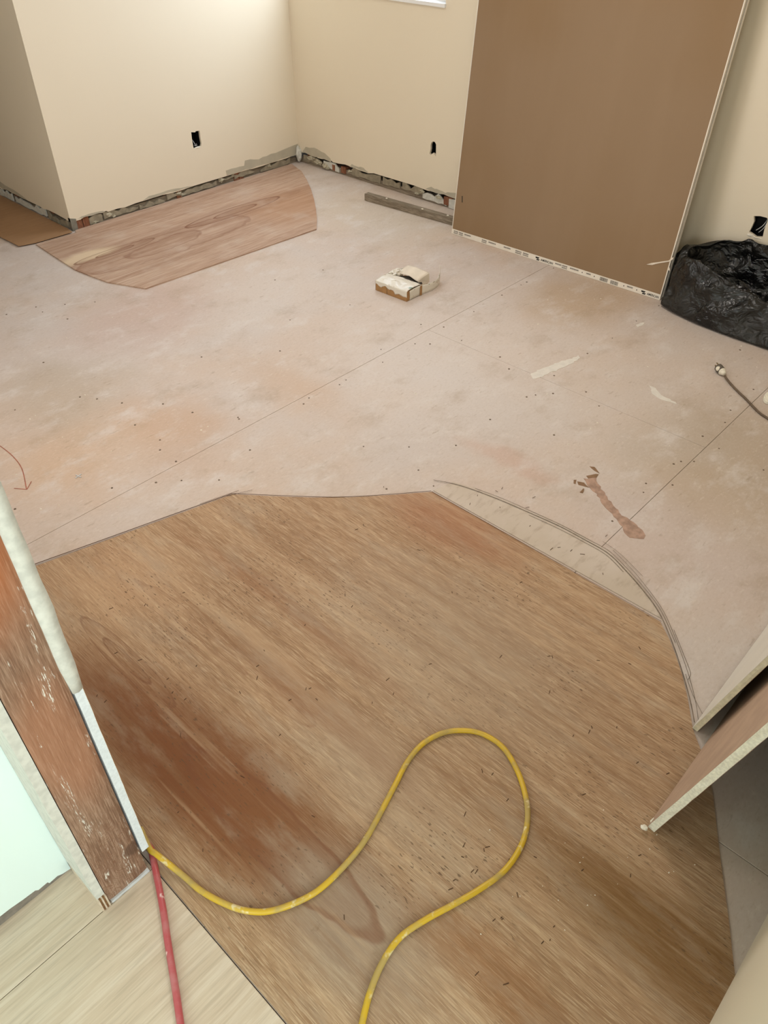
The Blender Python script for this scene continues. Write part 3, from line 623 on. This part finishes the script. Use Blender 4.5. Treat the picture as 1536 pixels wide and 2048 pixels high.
# windows
def glass():
    m = bpy.data.materials.new('window_glass'); m.use_nodes = True; t = m.node_tree; t.nodes.clear()
    o = t.nodes.new('ShaderNodeOutputMaterial'); mx = t.nodes.new('ShaderNodeMixShader'); tr = t.nodes.new('ShaderNodeBsdfTransparent'); gl = t.nodes.new('ShaderNodeBsdfGlossy')
    gl.inputs['Roughness'].default_value = 0.02; mx.inputs[0].default_value = 0.08
    t.links.new(tr.outputs[0], mx.inputs[1]); t.links.new(gl.outputs[0], mx.inputs[2]); t.links.new(mx.outputs[0], o.inputs[0]); return m
M['glass'] = glass()
def window(name, tf, a0, z0, a1, z1, depth):
    w_ = 0.045
    o = slab(name, [[(a0, z0), (a1, z0), (a1, z1), (a0, z1)], [(a0+w_, z0+w_), (a1-w_, z0+w_), (a1-w_, z1-w_), (a0+w_, z1-w_)]], tf, depth-0.02, depth+0.025, M['vinyl']); tag(o, kind='structure')
    slab('pane', [[(a0+w_, z0+w_), (a1-w_, z0+w_), (a1-w_, z1-w_), (a0+w_, z1-w_)]], tf, depth-0.003, depth+0.001, M['glass'], o)
    am = (a0+a1)/2; slab('mullion', [[(am-.02, z0+w_), (am+.02, z0+w_), (am+.02, z1-w_), (am-.02, z1-w_)]], tf, depth-0.01, depth+0.018, M['vinyl'], o)
    return o
wn1 = window('window_1', tfb, yb(WY0)+0.001, WZ0+0.001, yb(WY1)-0.001, WZ1-0.001, -0.085)
slab('window_sill', [[(yb(WY0)-0.004, WZ0-0.012), (yb(WY1)+0.02, WZ0-0.012), (yb(WY1)+0.02, WZ0+0.004), (yb(WY0)-0.004, WZ0+0.004)]], tfb, -0.06, 0.012, M['vinyl'], wn1)
window('window_2', tfd, 2.032, 0.952, 2.868, 2.048, -0.04)
window('window_3', tfv, -1.699, 0.901, -0.001, 2.099, -0.06)
window('added_window_4', tfw, -1.399, 0.851, -0.101, 2.049, -0.06)  # unseen window added to go with the entry side fill
# fill lamp added under the ceiling, outside the frame
lampo = empty('added_fill_lamp', (2.1, 1.6, 2.41)); tag(lampo, 'square flat lamp added under the ceiling as unseen fill', 'lamp')
box('fill_lamp_body', (-0.27, -0.27, -0.02), (0.27, 0.27, 0.03), M['vinyl'], lampo, 0.004)

# ------------------------------------------------------------------ leaning kraft-faced gypsum boards against the back wall
def kraft():
    s = NT('kraft_paper_face', 0.75, 0.25)
    a = s.noise(s.pos, 0.9, 2); f2 = s.noise(s.vmul(s.pos, (8, 8, 1.2)), 1, 3)
    c = s.mix(s.rng(a, 0.35, 0.65), S(146, 122, 96), S(140, 113, 82)); c = s.mix(s.rng(f2, 0.4, 0.7, 0, 0.25), c, S(154, 130, 104))
    return s.out(c, s.noise(s.pos, 200, 2), 0.05, 0.0005)
M['kraft'] = kraft()
M['kraft2'] = simple('grey_brown_back_paper', S(176, 150, 128), 0.8, 0.05, 8, 0.05)
M['tape'] = simple('white_end_tape', S(230, 222, 208), 0.6, 0.03, 30, 0.05)
M['ink'] = simple('black_print', S(40, 38, 36), 0.6, 0.1, 40, 0)
M['inkgrey'] = simple('grey_print', S(126, 120, 112), 0.6, 0.1, 40, 0)
M['torn'] = simple('torn_white_paper', S(226, 214, 198), 0.85, 0.06, 60, 0.4)
LEAN = math.radians(5.6)
pL = fp(903, 467); pR = fp(1319, 601)
bx0 = (pL.x+pR.x)/2
yaw = math.atan2(pR.x-pL.x, -(pR.y-pL.y))          # slight skew from the wall
W_ = (pL-pR).length
def lean_board(name, off_n, dy, label, front=True):
    e = empty(name, (pR.x+off_n, pR.y+dy, 0.001))
    # local: X along width toward +y, Z up the board, -Y... build with matrix
    xd = (pL-pR).normalized(); up = Vector((math.sin(LEAN), 0, math.cos(LEAN))); nd = xd.cross(up).normalized()   # toward room?
    if nd.x > 0: nd = -nd
    up = nd.cross(xd).normalized()
    if up.z < 0: up = -up
    mm = Matrix((xd, nd, up)).transposed()
    e.rotation_euler = mm.to_euler()
    tag(e, label, 'drywall'); return e
TH = 0.0127
bd = lean_board('drywall_board', 0, 0, 'tall brown paper-faced drywall board with printed white end tape, leaning on the back wall')
W = W_; H = 2.42
box('gypsum_core', (0.001, -TH, 0.004), (W-0.001, -0.0008, H), M['gyp'], bd)
box('kraft_face', (0.004, -0.0008, 0.024), (W-0.004, 0.0, H), M['kraft'], bd)
box('kraft_back', (0.004, -TH-0.0008, 0.004), (W-0.004, -TH, H), M['kraft2'], bd)
tp = box('end_tape', (-0.0006, -TH-0.001, 0.0), (W+0.0006, 0.0008, 0.026), M['tape'], bd, 0.0006)
box('side_tape', (-0.0006, -TH, 0.026), (0.0040, 0.0006, H), M['tape'], bd)
box('side_tape', (W-0.0035, -TH, 0.026), (W+0.0006, 0.0006, H), M['tape'], bd)
# print on the end tape: positions along the board measured from its left end (u) 
pv, pf, gv, gf = [], [], [], []
def pr(u0, z0, u1, z1, g=False):
    a = W-u0*W; b = W-u1*W
    vv, ff = boxvf((b, 0.0008, z0), (a, 0.0010, z1)); V, Fc = (gv, gf) if g else (pv, pf); n = len(V); V.extend(vv); Fc.extend([tuple(i+n for i in q) for q in ff])
rp = random.Random(5)
def words(u0, u1, z0, z1, g=True):
    u = u0
    while u < u1:
        w__ = rp.uniform(.002, .0045); pr(u, z0+rp.uniform(0, .0006), min(u+w__, u1), z1, g); u += w__+0.0008
for u0, u1, two in ((0.012, 0.035, 1), (0.040, 0.062, 1), (0.07, 0.105, 0), (0.165, 0.19, 1), (0.20, 0.238, 0), (0.28, 0.315, 0), (0.34, 0.37, 1), (0.378, 0.405, 1), (0.535, 0.565, 0), (0.568, 0.592, 1), (0.605, 0.645, 0), (0.68, 0.70, 0), (0.86, 0.885, 0)):
    if two: words(u0, u1, 0.0045, 0.0105); words(u0, u1, 0.013, 0.020)
    else: words(u0, u1, 0.0125, 0.0195)
for u in (0.66, 0.715, 0.845, 0.90): pr(u, 0.011, u+0.0035, 0.016)
for u0 in (0.742, 0.788):                         # bar codes
    u = u0
    while u < u0+0.032: ww = rp.uniform(.0006, .0018); pr(u, 0.004, u+ww, 0.021); u += ww+rp.uniform(.0007, .0014)
def chevron(u):
    a = W-u*W
    for vv in ([(0, .004), (-.016, .004), (-.020, .0105), (-.004, .0105)], [(0.004, .012), (-.012, .012), (-.016, .0195), (0.006, .0195)]):
        n = len(pv); pv.extend([(a+x, 0.0010, z) for x, z in vv]+[(a+x, 0.0008, z) for x, z in vv]); pf.extend([(n, n+1, n+2, n+3), (n+7, n+6, n+5, n+4)]+[(n+i, n+(i+1) % 4, n+4+(i+1) % 4, n+4+i) for i in range(4)])
for u in (0.445, 0.925): chevron(u)
tag(mk('black_print', pv, pf, M['ink'], tp), kind='stuff'); tag(mk('grey_print', gv, gf, M['inkgrey'], tp), kind='stuff')
def text(body, size, mat, parent, loc, rot, width=None):
    cu = bpy.data.curves.new('t', 'FONT'); cu.body = body; cu.size = size; cu.extrude = 0.00015; cu.offset = size*0.02
    to = bpy.data.objects.new('t', cu); C.objects.link(to); dg = bpy.context.evaluated_depsgraph_get()
    me = bpy.data.meshes.new_from_object(to.evaluated_get(dg)); bpy.data.objects.remove(to); bpy.data.curves.remove(cu)
    xs = [v.co.x for v in me.vertices]; k = (width/(max(xs)-min(xs))) if width else 1
    for v in me.vertices: v.co.x *= k
    me.materials.clear(); me.materials.append(mat); o = link('lettering', me, parent); o.location = loc; o.rotation_euler = rot; return o
for u in (0.466, 0.946):
    text('AMERICAN', 0.015, M['ink'], tp, (W-u*W, 0.0010, 0.0065), (math.pi/2, 0, math.pi), 0.072 if u < .5 else 0.058)
# torn paper and staple mark on the face
def px_on_board(px, py):
    inv_ = (Matrix.Translation(bd.location) @ bd.rotation_euler.to_matrix().to_4x4()).inverted()
    o0 = inv_ @ Vector((0, 0, 1.6)); d0 = inv_.to_3x3() @ ray(px, py); t = (0.001-o0.y)/d0.y; p = o0+d0*t; return (p.x, p.z)
bt = lambda a, z, d: (a, d, z)
slab('torn_paper', [jag([px_on_board(*p) for p in [(1293,529),(1302,526),(1318,524),(1338,521),(1343,516),(1347,514),(1346,518),(1340,523),(1318,526.5),(1304,530)]], .01, .0003)], bt, 0.0, 0.0018, M['torn'], bd)
slab('torn_paper', [jag([px_on_board(*p) for p in [(1335,536),(1339,534),(1340,542),(1337,541)]], .01, .0008)], bt, 0.0, 0.0015, M['torn'], bd)
slab('scuff_mark', [[px_on_board(*p) for p in [(923.5,392),(925,392),(925,405),(923.5,405)]]], bt, 0.0, 0.0006, M['ink'], bd)
bd2 = lean_board('drywall_board', 0.0215, -0.002, 'second drywall board behind the brown one, only its pale right edge showing')
box('gypsum_core', (0.001, -TH, 0.003), (W-0.012, -0.0008, H), M['gyp'], bd2)
box('kraft_face', (0.004, -0.0008, 0.006), (W-0.016, 0.0, H), M['kraft'], bd2)
box('side_tape', (-0.0006, -TH, 0.003), (0.004, 0.0006, H), M['tape'], bd2)

# ------------------------------------------------------------------ drywall sheets leaning on the right wall
def lean_sheet(x0, y0, ang, length, height, th, front, core, label, seed):
    e = empty('drywall_sheet', (x0, y0, 0.0035)); e.rotation_euler = (ang, 0, 0); tag(e, label, 'drywall')
    rr = random.Random(seed); n = 46
    # local: x along wall, y toward room (front face at y=0), z up
    v, f = [], []
    prof = [(0.0+rr.uniform(-.0016, .0016), i*height/n) for i in range(n+1)]
    for xx, zz_ in prof:
        v += [(xx, -0.0006, zz_), (xx+rr.uniform(-.0012, .0012), -th*0.5, zz_), (xx+rr.uniform(-.0008, .0008), -th+.0006, zz_)]
    k = len(v); v += [(length, -0.0006, 0), (length, -th+.0006, 0), (length, -0.0006, height), (length, -th+.0006, height)]
    for i in range(n): f += [(i*3, i*3+1, i*3+4, i*3+3), (i*3+1, i*3+2, i*3+5, i*3+4)]
    f += [tuple(i*3 for i in range(n+1))+(k+2, k), tuple(i*3+2 for i in range(n+1))[::-1]+(k+1, k+3), (0, k, k+1, 2, 1), (n*3, n*3+1, n*3+2, k+3, k+2), (k, k+2, k+3, k+1)]
    mk('gypsum_core', v, f, core, e)
    fr = [(p[0]+rr.uniform(-.0008, .0008), p[1]) for p in prof]
    slab('face_paper', [fr+[(length, height), (length, 0)]], lambda a, z, d: (a, d, z), -0.0006, 0.0, front, e)
    slab('back_paper', [fr+[(length, height), (length, 0)]], lambda a, z, d: (a, d, z), -th, -th+0.0006, M['kraft2'], e)
    return e
M['face_white'] = simple('off_white_face_paper', S(222, 216, 204), 0.6, 0.03, 10, 0.05)
M['face_brown'] = simple('dusty_brown_back_paper', S(186, 158, 136), 0.8, 0.08, 14, 0.08)
M['edge1'] = simple('cream_sheet_edge', S(224, 216, 190), 0.85, 0.1, 120, 0.3)
s1 = lean_sheet(1.278, 0.1895, math.radians(12.4), 2.25, 1.22, 0.0135, M['face_white'], M['edge1'], 'white-faced drywall sheet leaning at right, farther from the camera', 2)
s2 = lean_sheet(0.984, 0.147, math.radians(11.9), 2.44, 1.17, 0.0175, M['face_brown'], M['gyp'], 'brown-backed drywall sheet with a rough cream cut edge leaning on the right wall', 3)
s1.location.z = 0.0040; s2.location.z = 0.0074
lump('plaster_crumb', (-0.012, 0.004, 0.006), (0.006, 0.008, 0.006), M['crumb'], s2, 3)
lump('plaster_crumb', (0.014, -0.004, 0.008), (0.010, 0.006, 0.006), M['gyp'], s2, 8)

# ------------------------------------------------------------------ loose timber by the back wall
a = fp(729, 401); b = fp(903, 451); d = (b-a).normalized()
tm = empty('timber_strip', tuple(a)); tm.rotation_euler = (0, 0, math.atan2(d.y, d.x)); tag(tm, 'weathered grey timber strip lying along the foot of the back wall', 'lumber')
Lt = (b-a).length+0.35
bl_ = box('timber_body', (0, 0.0, 0.0005), (Lt, 0.036, 0.040), M['greywood'], tm, 0.002)
for i in range(5):
    lump('plaster_crumb', (0.2+i*0.17+R.uniform(-.05, .05), R.uniform(0.002, .03), 0.040), (0.007, 0.005, 0.003), M['crumb'], tm, i)

# ------------------------------------------------------------------ black plastic bag
def bag():
    s = NT('black_plastic_film', 0.40, 0.5)
    wp_ = s.vadd(s.pos, s.vmul(s.noise(s.pos, 5, 2, col=True), (0.18,)*3))
    n1 = s.noise(s.vmul(wp_, (7, 7, 7)), 1, 2, 0.5); n2 = s.noise(s.vmul(wp_, (19, 15, 22)), 1, 3, 0.5)
    r1 = s.math('ABSOLUTE', s.math('SUBTRACT', n1, 0.5)); r2_ = s.math('ABSOLUTE', s.math('SUBTRACT', n2, 0.5))
    h = s.math('ADD', s.math('MULTIPLY', r1, 2.0), s.math('MULTIPLY', r2_, 0.9))
    d = s.noise(s.pos, 5, 4)
    return s.out(s.mix(s.rng(d, 0.35, 0.65), (0.003, 0.003, 0.003, 1), (0.014, 0.0135, 0.011, 1)), h, 0.75, 0.03, s.rng(d, 0.35, 0.65, 0.26, 0.48))
M['bag'] = bag()
cx, cy = 3.375, 0.90
NA, prof = 260, [(0.80, 0.002), (0.90, 0.004), (0.97, 0.02), (1.0, 0.06), (1.0, 0.11), (0.985, 0.17), (0.96, 0.225), (0.935, 0.268), (0.90, 0.28), (0.865, 0.262), (0.83, 0.21), (0.79, 0.15), (0.73, 0.10), (0.62, 0.065), (0.48, 0.05), (0.32, 0.045), (0.15, 0.045), (0.0, 0.045)]
pf_ = spline([Vector((r_, z_, 0)) for r_, z_ in prof], 6)
bv, bf = [], []
def crease(P, k): return 1-2.2*abs(noise.noise(P*k))
for i in range(NA):
    t = 2*math.pi*i/NA; ct, sn = math.cos(t), math.sin(t)   # ct: +x (toward wall), sn: +y (toward board)
    rx = 0.185 if ct > 0 else 0.195; ry = 0.52 if sn > 0 else 0.62
    k = (abs(ct)**2.4+abs(sn)**2.4)**(-1/2.4)
    fr_ = max(0, -ct)
    rim = 0.74+0.12*max(0, ct)-0.18*fr_+0.14*max(0, sn)+0.04*math.sin(3*t+1)+0.10*noise.noise(Vector((ct*2, sn*2, 7)))
    for j, q in enumerate(pf_):
        s_ = j/(len(pf_)-1)
        lean_ = 1-0.42*fr_*min(1, q.y/0.28) if s_ < 0.5 else 1-0.42*fr_*min(1, max(q.y-.045, 0)/0.235)
        x = cx+ct*k*rx*q.x*lean_; y = cy+sn*k*ry*q.x*(1-0.15*min(1, q.y/0.28)); z = q.y*rim
        P = Vector((x, y, z)); Pw = P+Vector((noise.noise(P*4), noise.noise(P*4+Vector((5, 5, 5))), 0))*0.07
        c1 = crease(Pw, 6.5); c2 = crease(Pw+Vector((2, 7, 1)), 15)
        fo = noise.noise(Vector((x*4+4, y*4, z*6)))
        amp = min(1, z/0.07)
        inw = 1 if s_ < 0.5 else -1
        o_ = (c1*0.022+c2*0.008-0.018)*amp*inw
        x += ct*(o_+fo*0.02*amp); y += sn*(o_+fo*0.02*amp); z += (c1*0.014+c2*0.005+fo*0.012)*amp
        x = min(x, 3.556); z = max(z, 0.0015)
        if y > 1.325: x = max(x, min(3.556, 3.372+z*0.098+0.02))
        y = min(y, 1.44)
        bv.append((x-cx, y-cy, z))
m_ = len(pf_)
for i in range(NA):
    i2 = (i+1) % NA
    for j in range(m_-1): bf.append((i*m_+j, i2*m_+j, i2*m_+j+1, i*m_+j+1))
bf.append(tuple(i*m_ for i in range(NA)))
bg_o = mk('trash_bag', bv, bf, M['bag'], None, True); bg_o.location = (cx, cy, 0); tag(bg_o, 'open crumpled black plastic bag on the floor beside the leaning boards', 'bag')

# ------------------------------------------------------------------ torn carton
def carton():
    s = NT('white_glossy_carton_print', 0.35, 0.5); nz = s.noise(s.pos, 45, 4, 0.7); n2 = s.noise(s.vadd(s.pos, (2, 2, 2)), 30, 3)
    c = s.mix(s.rng(nz, 0.60, 0.70), S(226, 220, 206), S(160, 136, 112)); c = s.mix(s.rng(n2, 0.66, 0.7), c, S(134, 146, 120))
    return s.out(c, s.noise(s.pos, 60, 3), 0.5, 0.004)
M['carton'] = carton(); M['cardboard'] = simple('brown_cardboard', S(168, 128, 84), 0.8, 0.1, 40, 0.15); M['cartonin'] = simple('pale_inside_of_carton', S(224, 212, 194), 0.8, 0.05, 30, 0.1)
M['cartondark'] = simple('dark_carton_brown', S(52, 46, 38), 0.8, 0.2, 60, 0.3)
ct_ = empty('torn_carton', (2.512, 2.196, 0.0)); ct_.rotation_euler = (0, 0, math.radians(2)); tag(ct_, 'small torn white and brown carton lying open in the middle of the floor', 'box')
LY, HX, HZ = 0.19, 0.105, 0.050
# local x -> away from camera (+x), y -> left (+y)
box('carton_bottom', (0.0, 0.0, 0.001), (0.215, LY, 0.003), M['cardboard'], ct_)
fv = []
ftop = jag([(0.0, 0.0), (0.0, LY)], .02, .0, closed=False)
def wallp(name, loops, tf, d0, d1, mat): return slab(name, loops, tf, d0, d1, mat, ct_)
# front brown wall x=0
box('brown_front', (0.0, 0.0, 0.003), (0.003, LY, 0.047), M['cardboard'], ct_)
box('front_seam', (-0.0006, 0.118, 0.003), (0.0, 0.1195, 0.046), M['cartondark'], ct_)
box('side_wall', (0.003, 0.0, 0.003), (0.110, 0.003, 0.048), M['cardboard'], ct_)
box('side_wall', (0.0, LY-0.003, 0.003), (0.20, LY, 0.046), M['carton'], ct_)
# crumpled white top wrapping over front edge
tv, tfc = [], []; nx_, ny_ = 26, 30
for i in range(nx_+1):
    for j in range(ny_+1):
        y = -0.0012+(LY+0.0024)*j/ny_; s_ = i/nx_
        drop = 0.016+0.016*noise.noise(Vector((j*0.22, 3, 1)))+0.014*(1 if j < 12 else 0.2)+0.004*noise.noise(Vector((j*0.9, 1, 5)))
        if s_ < 0.2: x = -0.0012; z = HZ-drop*(1-s_/0.2)
        else: x = -0.0012+(HX)*(s_-0.2)/0.8+0.004*noise.noise(Vector((j*.4, 1, 1))); z = HZ+0.006*math.sin((s_-.2)/.8*math.pi)+0.004*noise.noise(Vector((x*40, y*30, 3)))
        if s_ >= 0.2 and s_ < 0.26: z -= 0.001
        tv.append((x, y, z))
for i in range(nx_):
    for j in range(ny_): a_ = i*(ny_+1)+j; tfc.append((a_, a_+1, a_+ny_+2, a_+ny_+1))
tp_ = mk('white_top', tv, tfc, M['carton'], ct_, True); so = tp_.modifiers.new('solid', 'SOLIDIFY'); so.thickness = 0.0012
# dark lump filling the opening
lump('carton_dark_fill', (0.125, 0.10, 0.022), (0.07, 0.075, 0.018), M['cartondark'], ct_, 5)
# lifted back flap
fv2 = []; ff2 = []
for i in range(9):
    for j in range(11):
        u_ = i/8; v_ = j/10
        x = 0.135+0.070*u_; y = 0.045+0.135*v_-0.012*u_; z = 0.040+0.022*u_+0.012*math.sin(v_*math.pi)*(1-u_*.5)+0.004*noise.noise(Vector((u_*3, v_*4, 2)))
        fv2.append((x, y, z))
for i in range(8):
    for j in range(10): a_ = i*11+j; ff2.append((a_, a_+1, a_+12, a_+11))
fo_ = mk('lid_flap', fv2, ff2, M['cartonin'], ct_, True); so = fo_.modifiers.new('solid', 'SOLIDIFY'); so.thickness = 0.002
fv3 = [(0.135, 0.045, 0.040), (0.205, 0.033, 0.062), (0.205, 0.030, 0.018), (0.150, 0.036, 0.012)]
f3 = mk('flap_side', fv3, [(0, 1, 2, 3)], M['cartonin'], ct_); so = f3.modifiers.new('solid', 'SOLIDIFY'); so.thickness = 0.002
# curved white side strip with standing end
pathc = spline([Vector(p) for p in [(0.02, -0.002, 0), (0.075, -0.003, 0), (0.12, -0.010, 0), (0.175, -0.016, 0), (0.225, -0.008, 0), (0.262, 0.012, 0), (0.285, 0.030, 0)]], 6)
cv_, cf_ = [], []
n_ = len(pathc)
for i, p in enumerate(pathc):
    s_ = i/(n_-1); zt = 0.046+0.004*math.sin(s_*9)+(0.030*max(0, (s_-.8)/.2)); zb = 0.002+0.035*max(0, (s_-.85)/.15)
    for k in range(5): cv_.append((p.x+0.002*math.sin(k), p.y, zb+(zt-zb)*k/4))
for i in range(n_-1):
    for k in range(4): cf_.append((i*5+k, i*5+k+1, i*5+k+6, i*5+k+5))
cs = mk('curled_side_strip', cv_, cf_, M['carton'], ct_, True); so = cs.modifiers.new('solid', 'SOLIDIFY'); so.thickness = 0.0015
box('brown_band', (0.088, -0.0085, 0.002), (0.102, -0.0065, 0.048), M['cardboard'], ct_)
# torn sleeve bit at the far left
lump('torn_corner', (0.125, LY-0.02, 0.050), (0.035, 0.020, 0.012), M['carton'], ct_, 12, 3, 0.9)

# ------------------------------------------------------------------ cords
def cordmat(name, base, dirt, pale):
    s = NT(name, 0.42, 0.45); a = s.noise(s.pos, 14, 4, 0.6); b_ = s.noise(s.pos, 60, 4, 0.7); c_ = s.noise(s.vadd(s.pos, (5, 2, 1)), 26, 3, 0.7)
    c = s.mix(s.rng(a, 0.42, 0.62), base, dirt); c = s.mix(s.rng(b_, 0.60, 0.75, 0, 0.6), c, dirt); c = s.mix(s.rng(c_, 0.57, 0.66, 0, 0.9), c, pale)
    return s.out(c, b_, 0.15, 0.001, s.rng(a, 0.4, 0.65, 0.35, 0.7))
M['yellow'] = cordmat('dusty_yellow_rubber', S(210, 172, 46), S(180, 154, 88), S(222, 206, 160))
M['red'] = cordmat('dusty_red_rubber', S(186, 84, 88), S(190, 116, 116), S(240, 214, 208))
rY = 0.0062
ypx = [(299,1697,.0255),(311,1707,.0255),(330,1722,.0225),(350,1738,.016),(372,1756,.011),(400,1780),(440,1803),(485,1820),(535,1823),(590,1806),(640,1778),(690,1730),(728,1683),(760,1627),(790,1570),(815,1523),(845,1488),(885,1466),(925,1461),(965,1468),(1005,1494),(1034,1540),(1051,1592),(1055,1640),(1043,1690),(1010,1740),(960,1778),(905,1810),(850,1840),(800,1875),(765,1925),(740,1985),(724,2048)]
yp = [fp(p[0], p[1], p[2] if len(p) > 2 else rY+0.0036) for p in ypx]
yp = [Vector((0.2400, 0.925, 0.0262))]+yp+[fp(x, y, rY+.0036) for x, y in ((712,2110),(705,2180),(703,2260))]
yc = tube('extension_cord', [p for p in spline(yp, 8)], rY, M['yellow'], None, 14)
tag(yc, 'yellow dusty cord looping across the brown plywood', 'cord')
rpx = [(300,1695),(305,1712),(312,1745),(320,1785),(328,1830),(335,1880),(343,1930),(352,1985),(361,2048)]
rpts = [Vector((0.2320, 0.93, 0.0106))]+[fp(x, y, 0.0106) for x, y in rpx]+[fp(x, y, 0.0106) for x, y in ((371,2110),(382,2180),(390,2260))]
rc = tube('air_hose', spline(rpts, 8), 0.0068, M['red'], None, 14); tag(rc, 'thin red hose running from the stud corner over the pale plywood', 'hose')

# grey power cord with plug
M['plugdark'] = simple('dark_grey_plug_rubber', S(96, 88, 78), 0.6, 0.15, 60, 0.1); M['plugwhite'] = simple('white_plug_collar', S(226, 218, 200), 0.5, 0.05, 60, 0.1)
M['cordgrey'] = simple('brown_grey_cord', S(104, 88, 72), 0.55, 0.12, 40, 0.1); M['brass'] = simple('dull_brass', S(150, 132, 96), 0.4, 0.1, 60, 0.05, 0.5, Metallic=0.7)
p0 = fp(1441, 742, 0.012); p1 = fp(1449, 752, 0.010)
pc = empty('power_cord', (p0.x, p0.y, 0)); tag(pc, 'grey power cord ending in a white and grey plug on bare floor', 'cord')
L0 = lambda v: Vector((v.x-p0.x, v.y-p0.y, v.z))
cpx = [(1449,752,.010),(1460,766,.006),(1475,782,.005),(1492,798,.005),(1508,815,.005),(1522,828,.005),(1540,840,.005)]
cpp = [L0(fp(*p)) for p in cpx]+[L0(Vector((2.62, 0.45, .005))), L0(Vector((2.5, 0.2, .005)))]
tube('cord', spline(cpp, 6), 0.0042, M['cordgrey'], pc, 10)
ax = (L0(p0)-L0(p1)); ax.z = 0; ax.normalize(); sd = Vector((-ax.y, ax.x, 0)); base_ = Vector((0, 0, 0.0165))
def plugbody(name, t0, t1, r0, r1, mat, sq=0.75):
    path = [base_+ax*(t0+(t1-t0)*k/6) for k in range(7)]
    v, f = tube_vf(path, lambda t: r0+(r1-r0)*t, 16); return mk(name, v, f, mat, pc, True)
plugbody('plug_body', -0.012, 0.020, 0.0150, 0.0160, M['plugdark'])
plugbody('plug_collar', -0.018, -0.012, 0.0125, 0.0155, M['plugwhite'])
plugbody('strain_relief', -0.030, -0.018, 0.007, 0.0125, M['plugwhite'])
lump('white_side', base_+ax*0.004-sd*0.0+Vector((-0.006, 0.004, 0.004)), (0.013, 0.013, 0.010), M['plugwhite'], pc, 2, 2, 0.1)
for k in (-1, 1):
    c0 = base_+ax*0.020+sd*0.0062*k; e1 = c0+ax*0.017
    v = []
    for q in (c0, e1):
        for du, dv in ((-1, -1), (1, -1), (1, 1), (-1, 1)): v.append(q+sd*0.0008*du+Vector((0, 0, 0.0032*dv)))
    mk('prong', v, [(0,1,2,3),(7,6,5,4),(0,4,5,1),(1,5,6,2),(2,6,7,3),(3,7,4,0)], M['brass'], pc)
tube('ground_pin', [base_+ax*0.020+Vector((0, 0, .009)), base_+ax*0.040+Vector((0, 0, .009))], 0.0024, M['brass'], pc, 8)
# cream scrap at the right edge
q = fp(1551, 800); sc_ = [(0.052*math.cos(t)*(1+.12*math.sin(3*t)), 0.046*math.sin(t)*(1+.1*math.cos(2*t))) for t in [i*0.35 for i in range(18)]]
scr = slab('drywall_scrap', [sc_], FLAT, 0.0, 0.012, M['gyp']); scr.location = (q.x, q.y, 0.001); tag(scr, 'rounded cream drywall scrap at the right edge beside the grey cord', 'scrap'); bev(scr, 0.002)

# tile spacer
q = fp(157, 953); ts = []
aL = 0.0125; wd2 = 0.0013
cr = [(wd2,wd2),(wd2,aL),(-wd2,aL),(-wd2,wd2),(-aL,wd2),(-aL,-wd2),(-wd2,-wd2),(-wd2,-aL),(wd2,-aL),(wd2,-wd2),(aL,-wd2),(aL,wd2)]
tsp = slab('tile_spacer', [cr], FLAT, 0, 0.0028, M['wire']); tsp.location = (q.x, q.y, 0.0003); tsp.rotation_euler = (0, 0, math.radians(12)); tag(tsp, 'small white cross-shaped tile spacer lying on the floor at left', 'spacer')
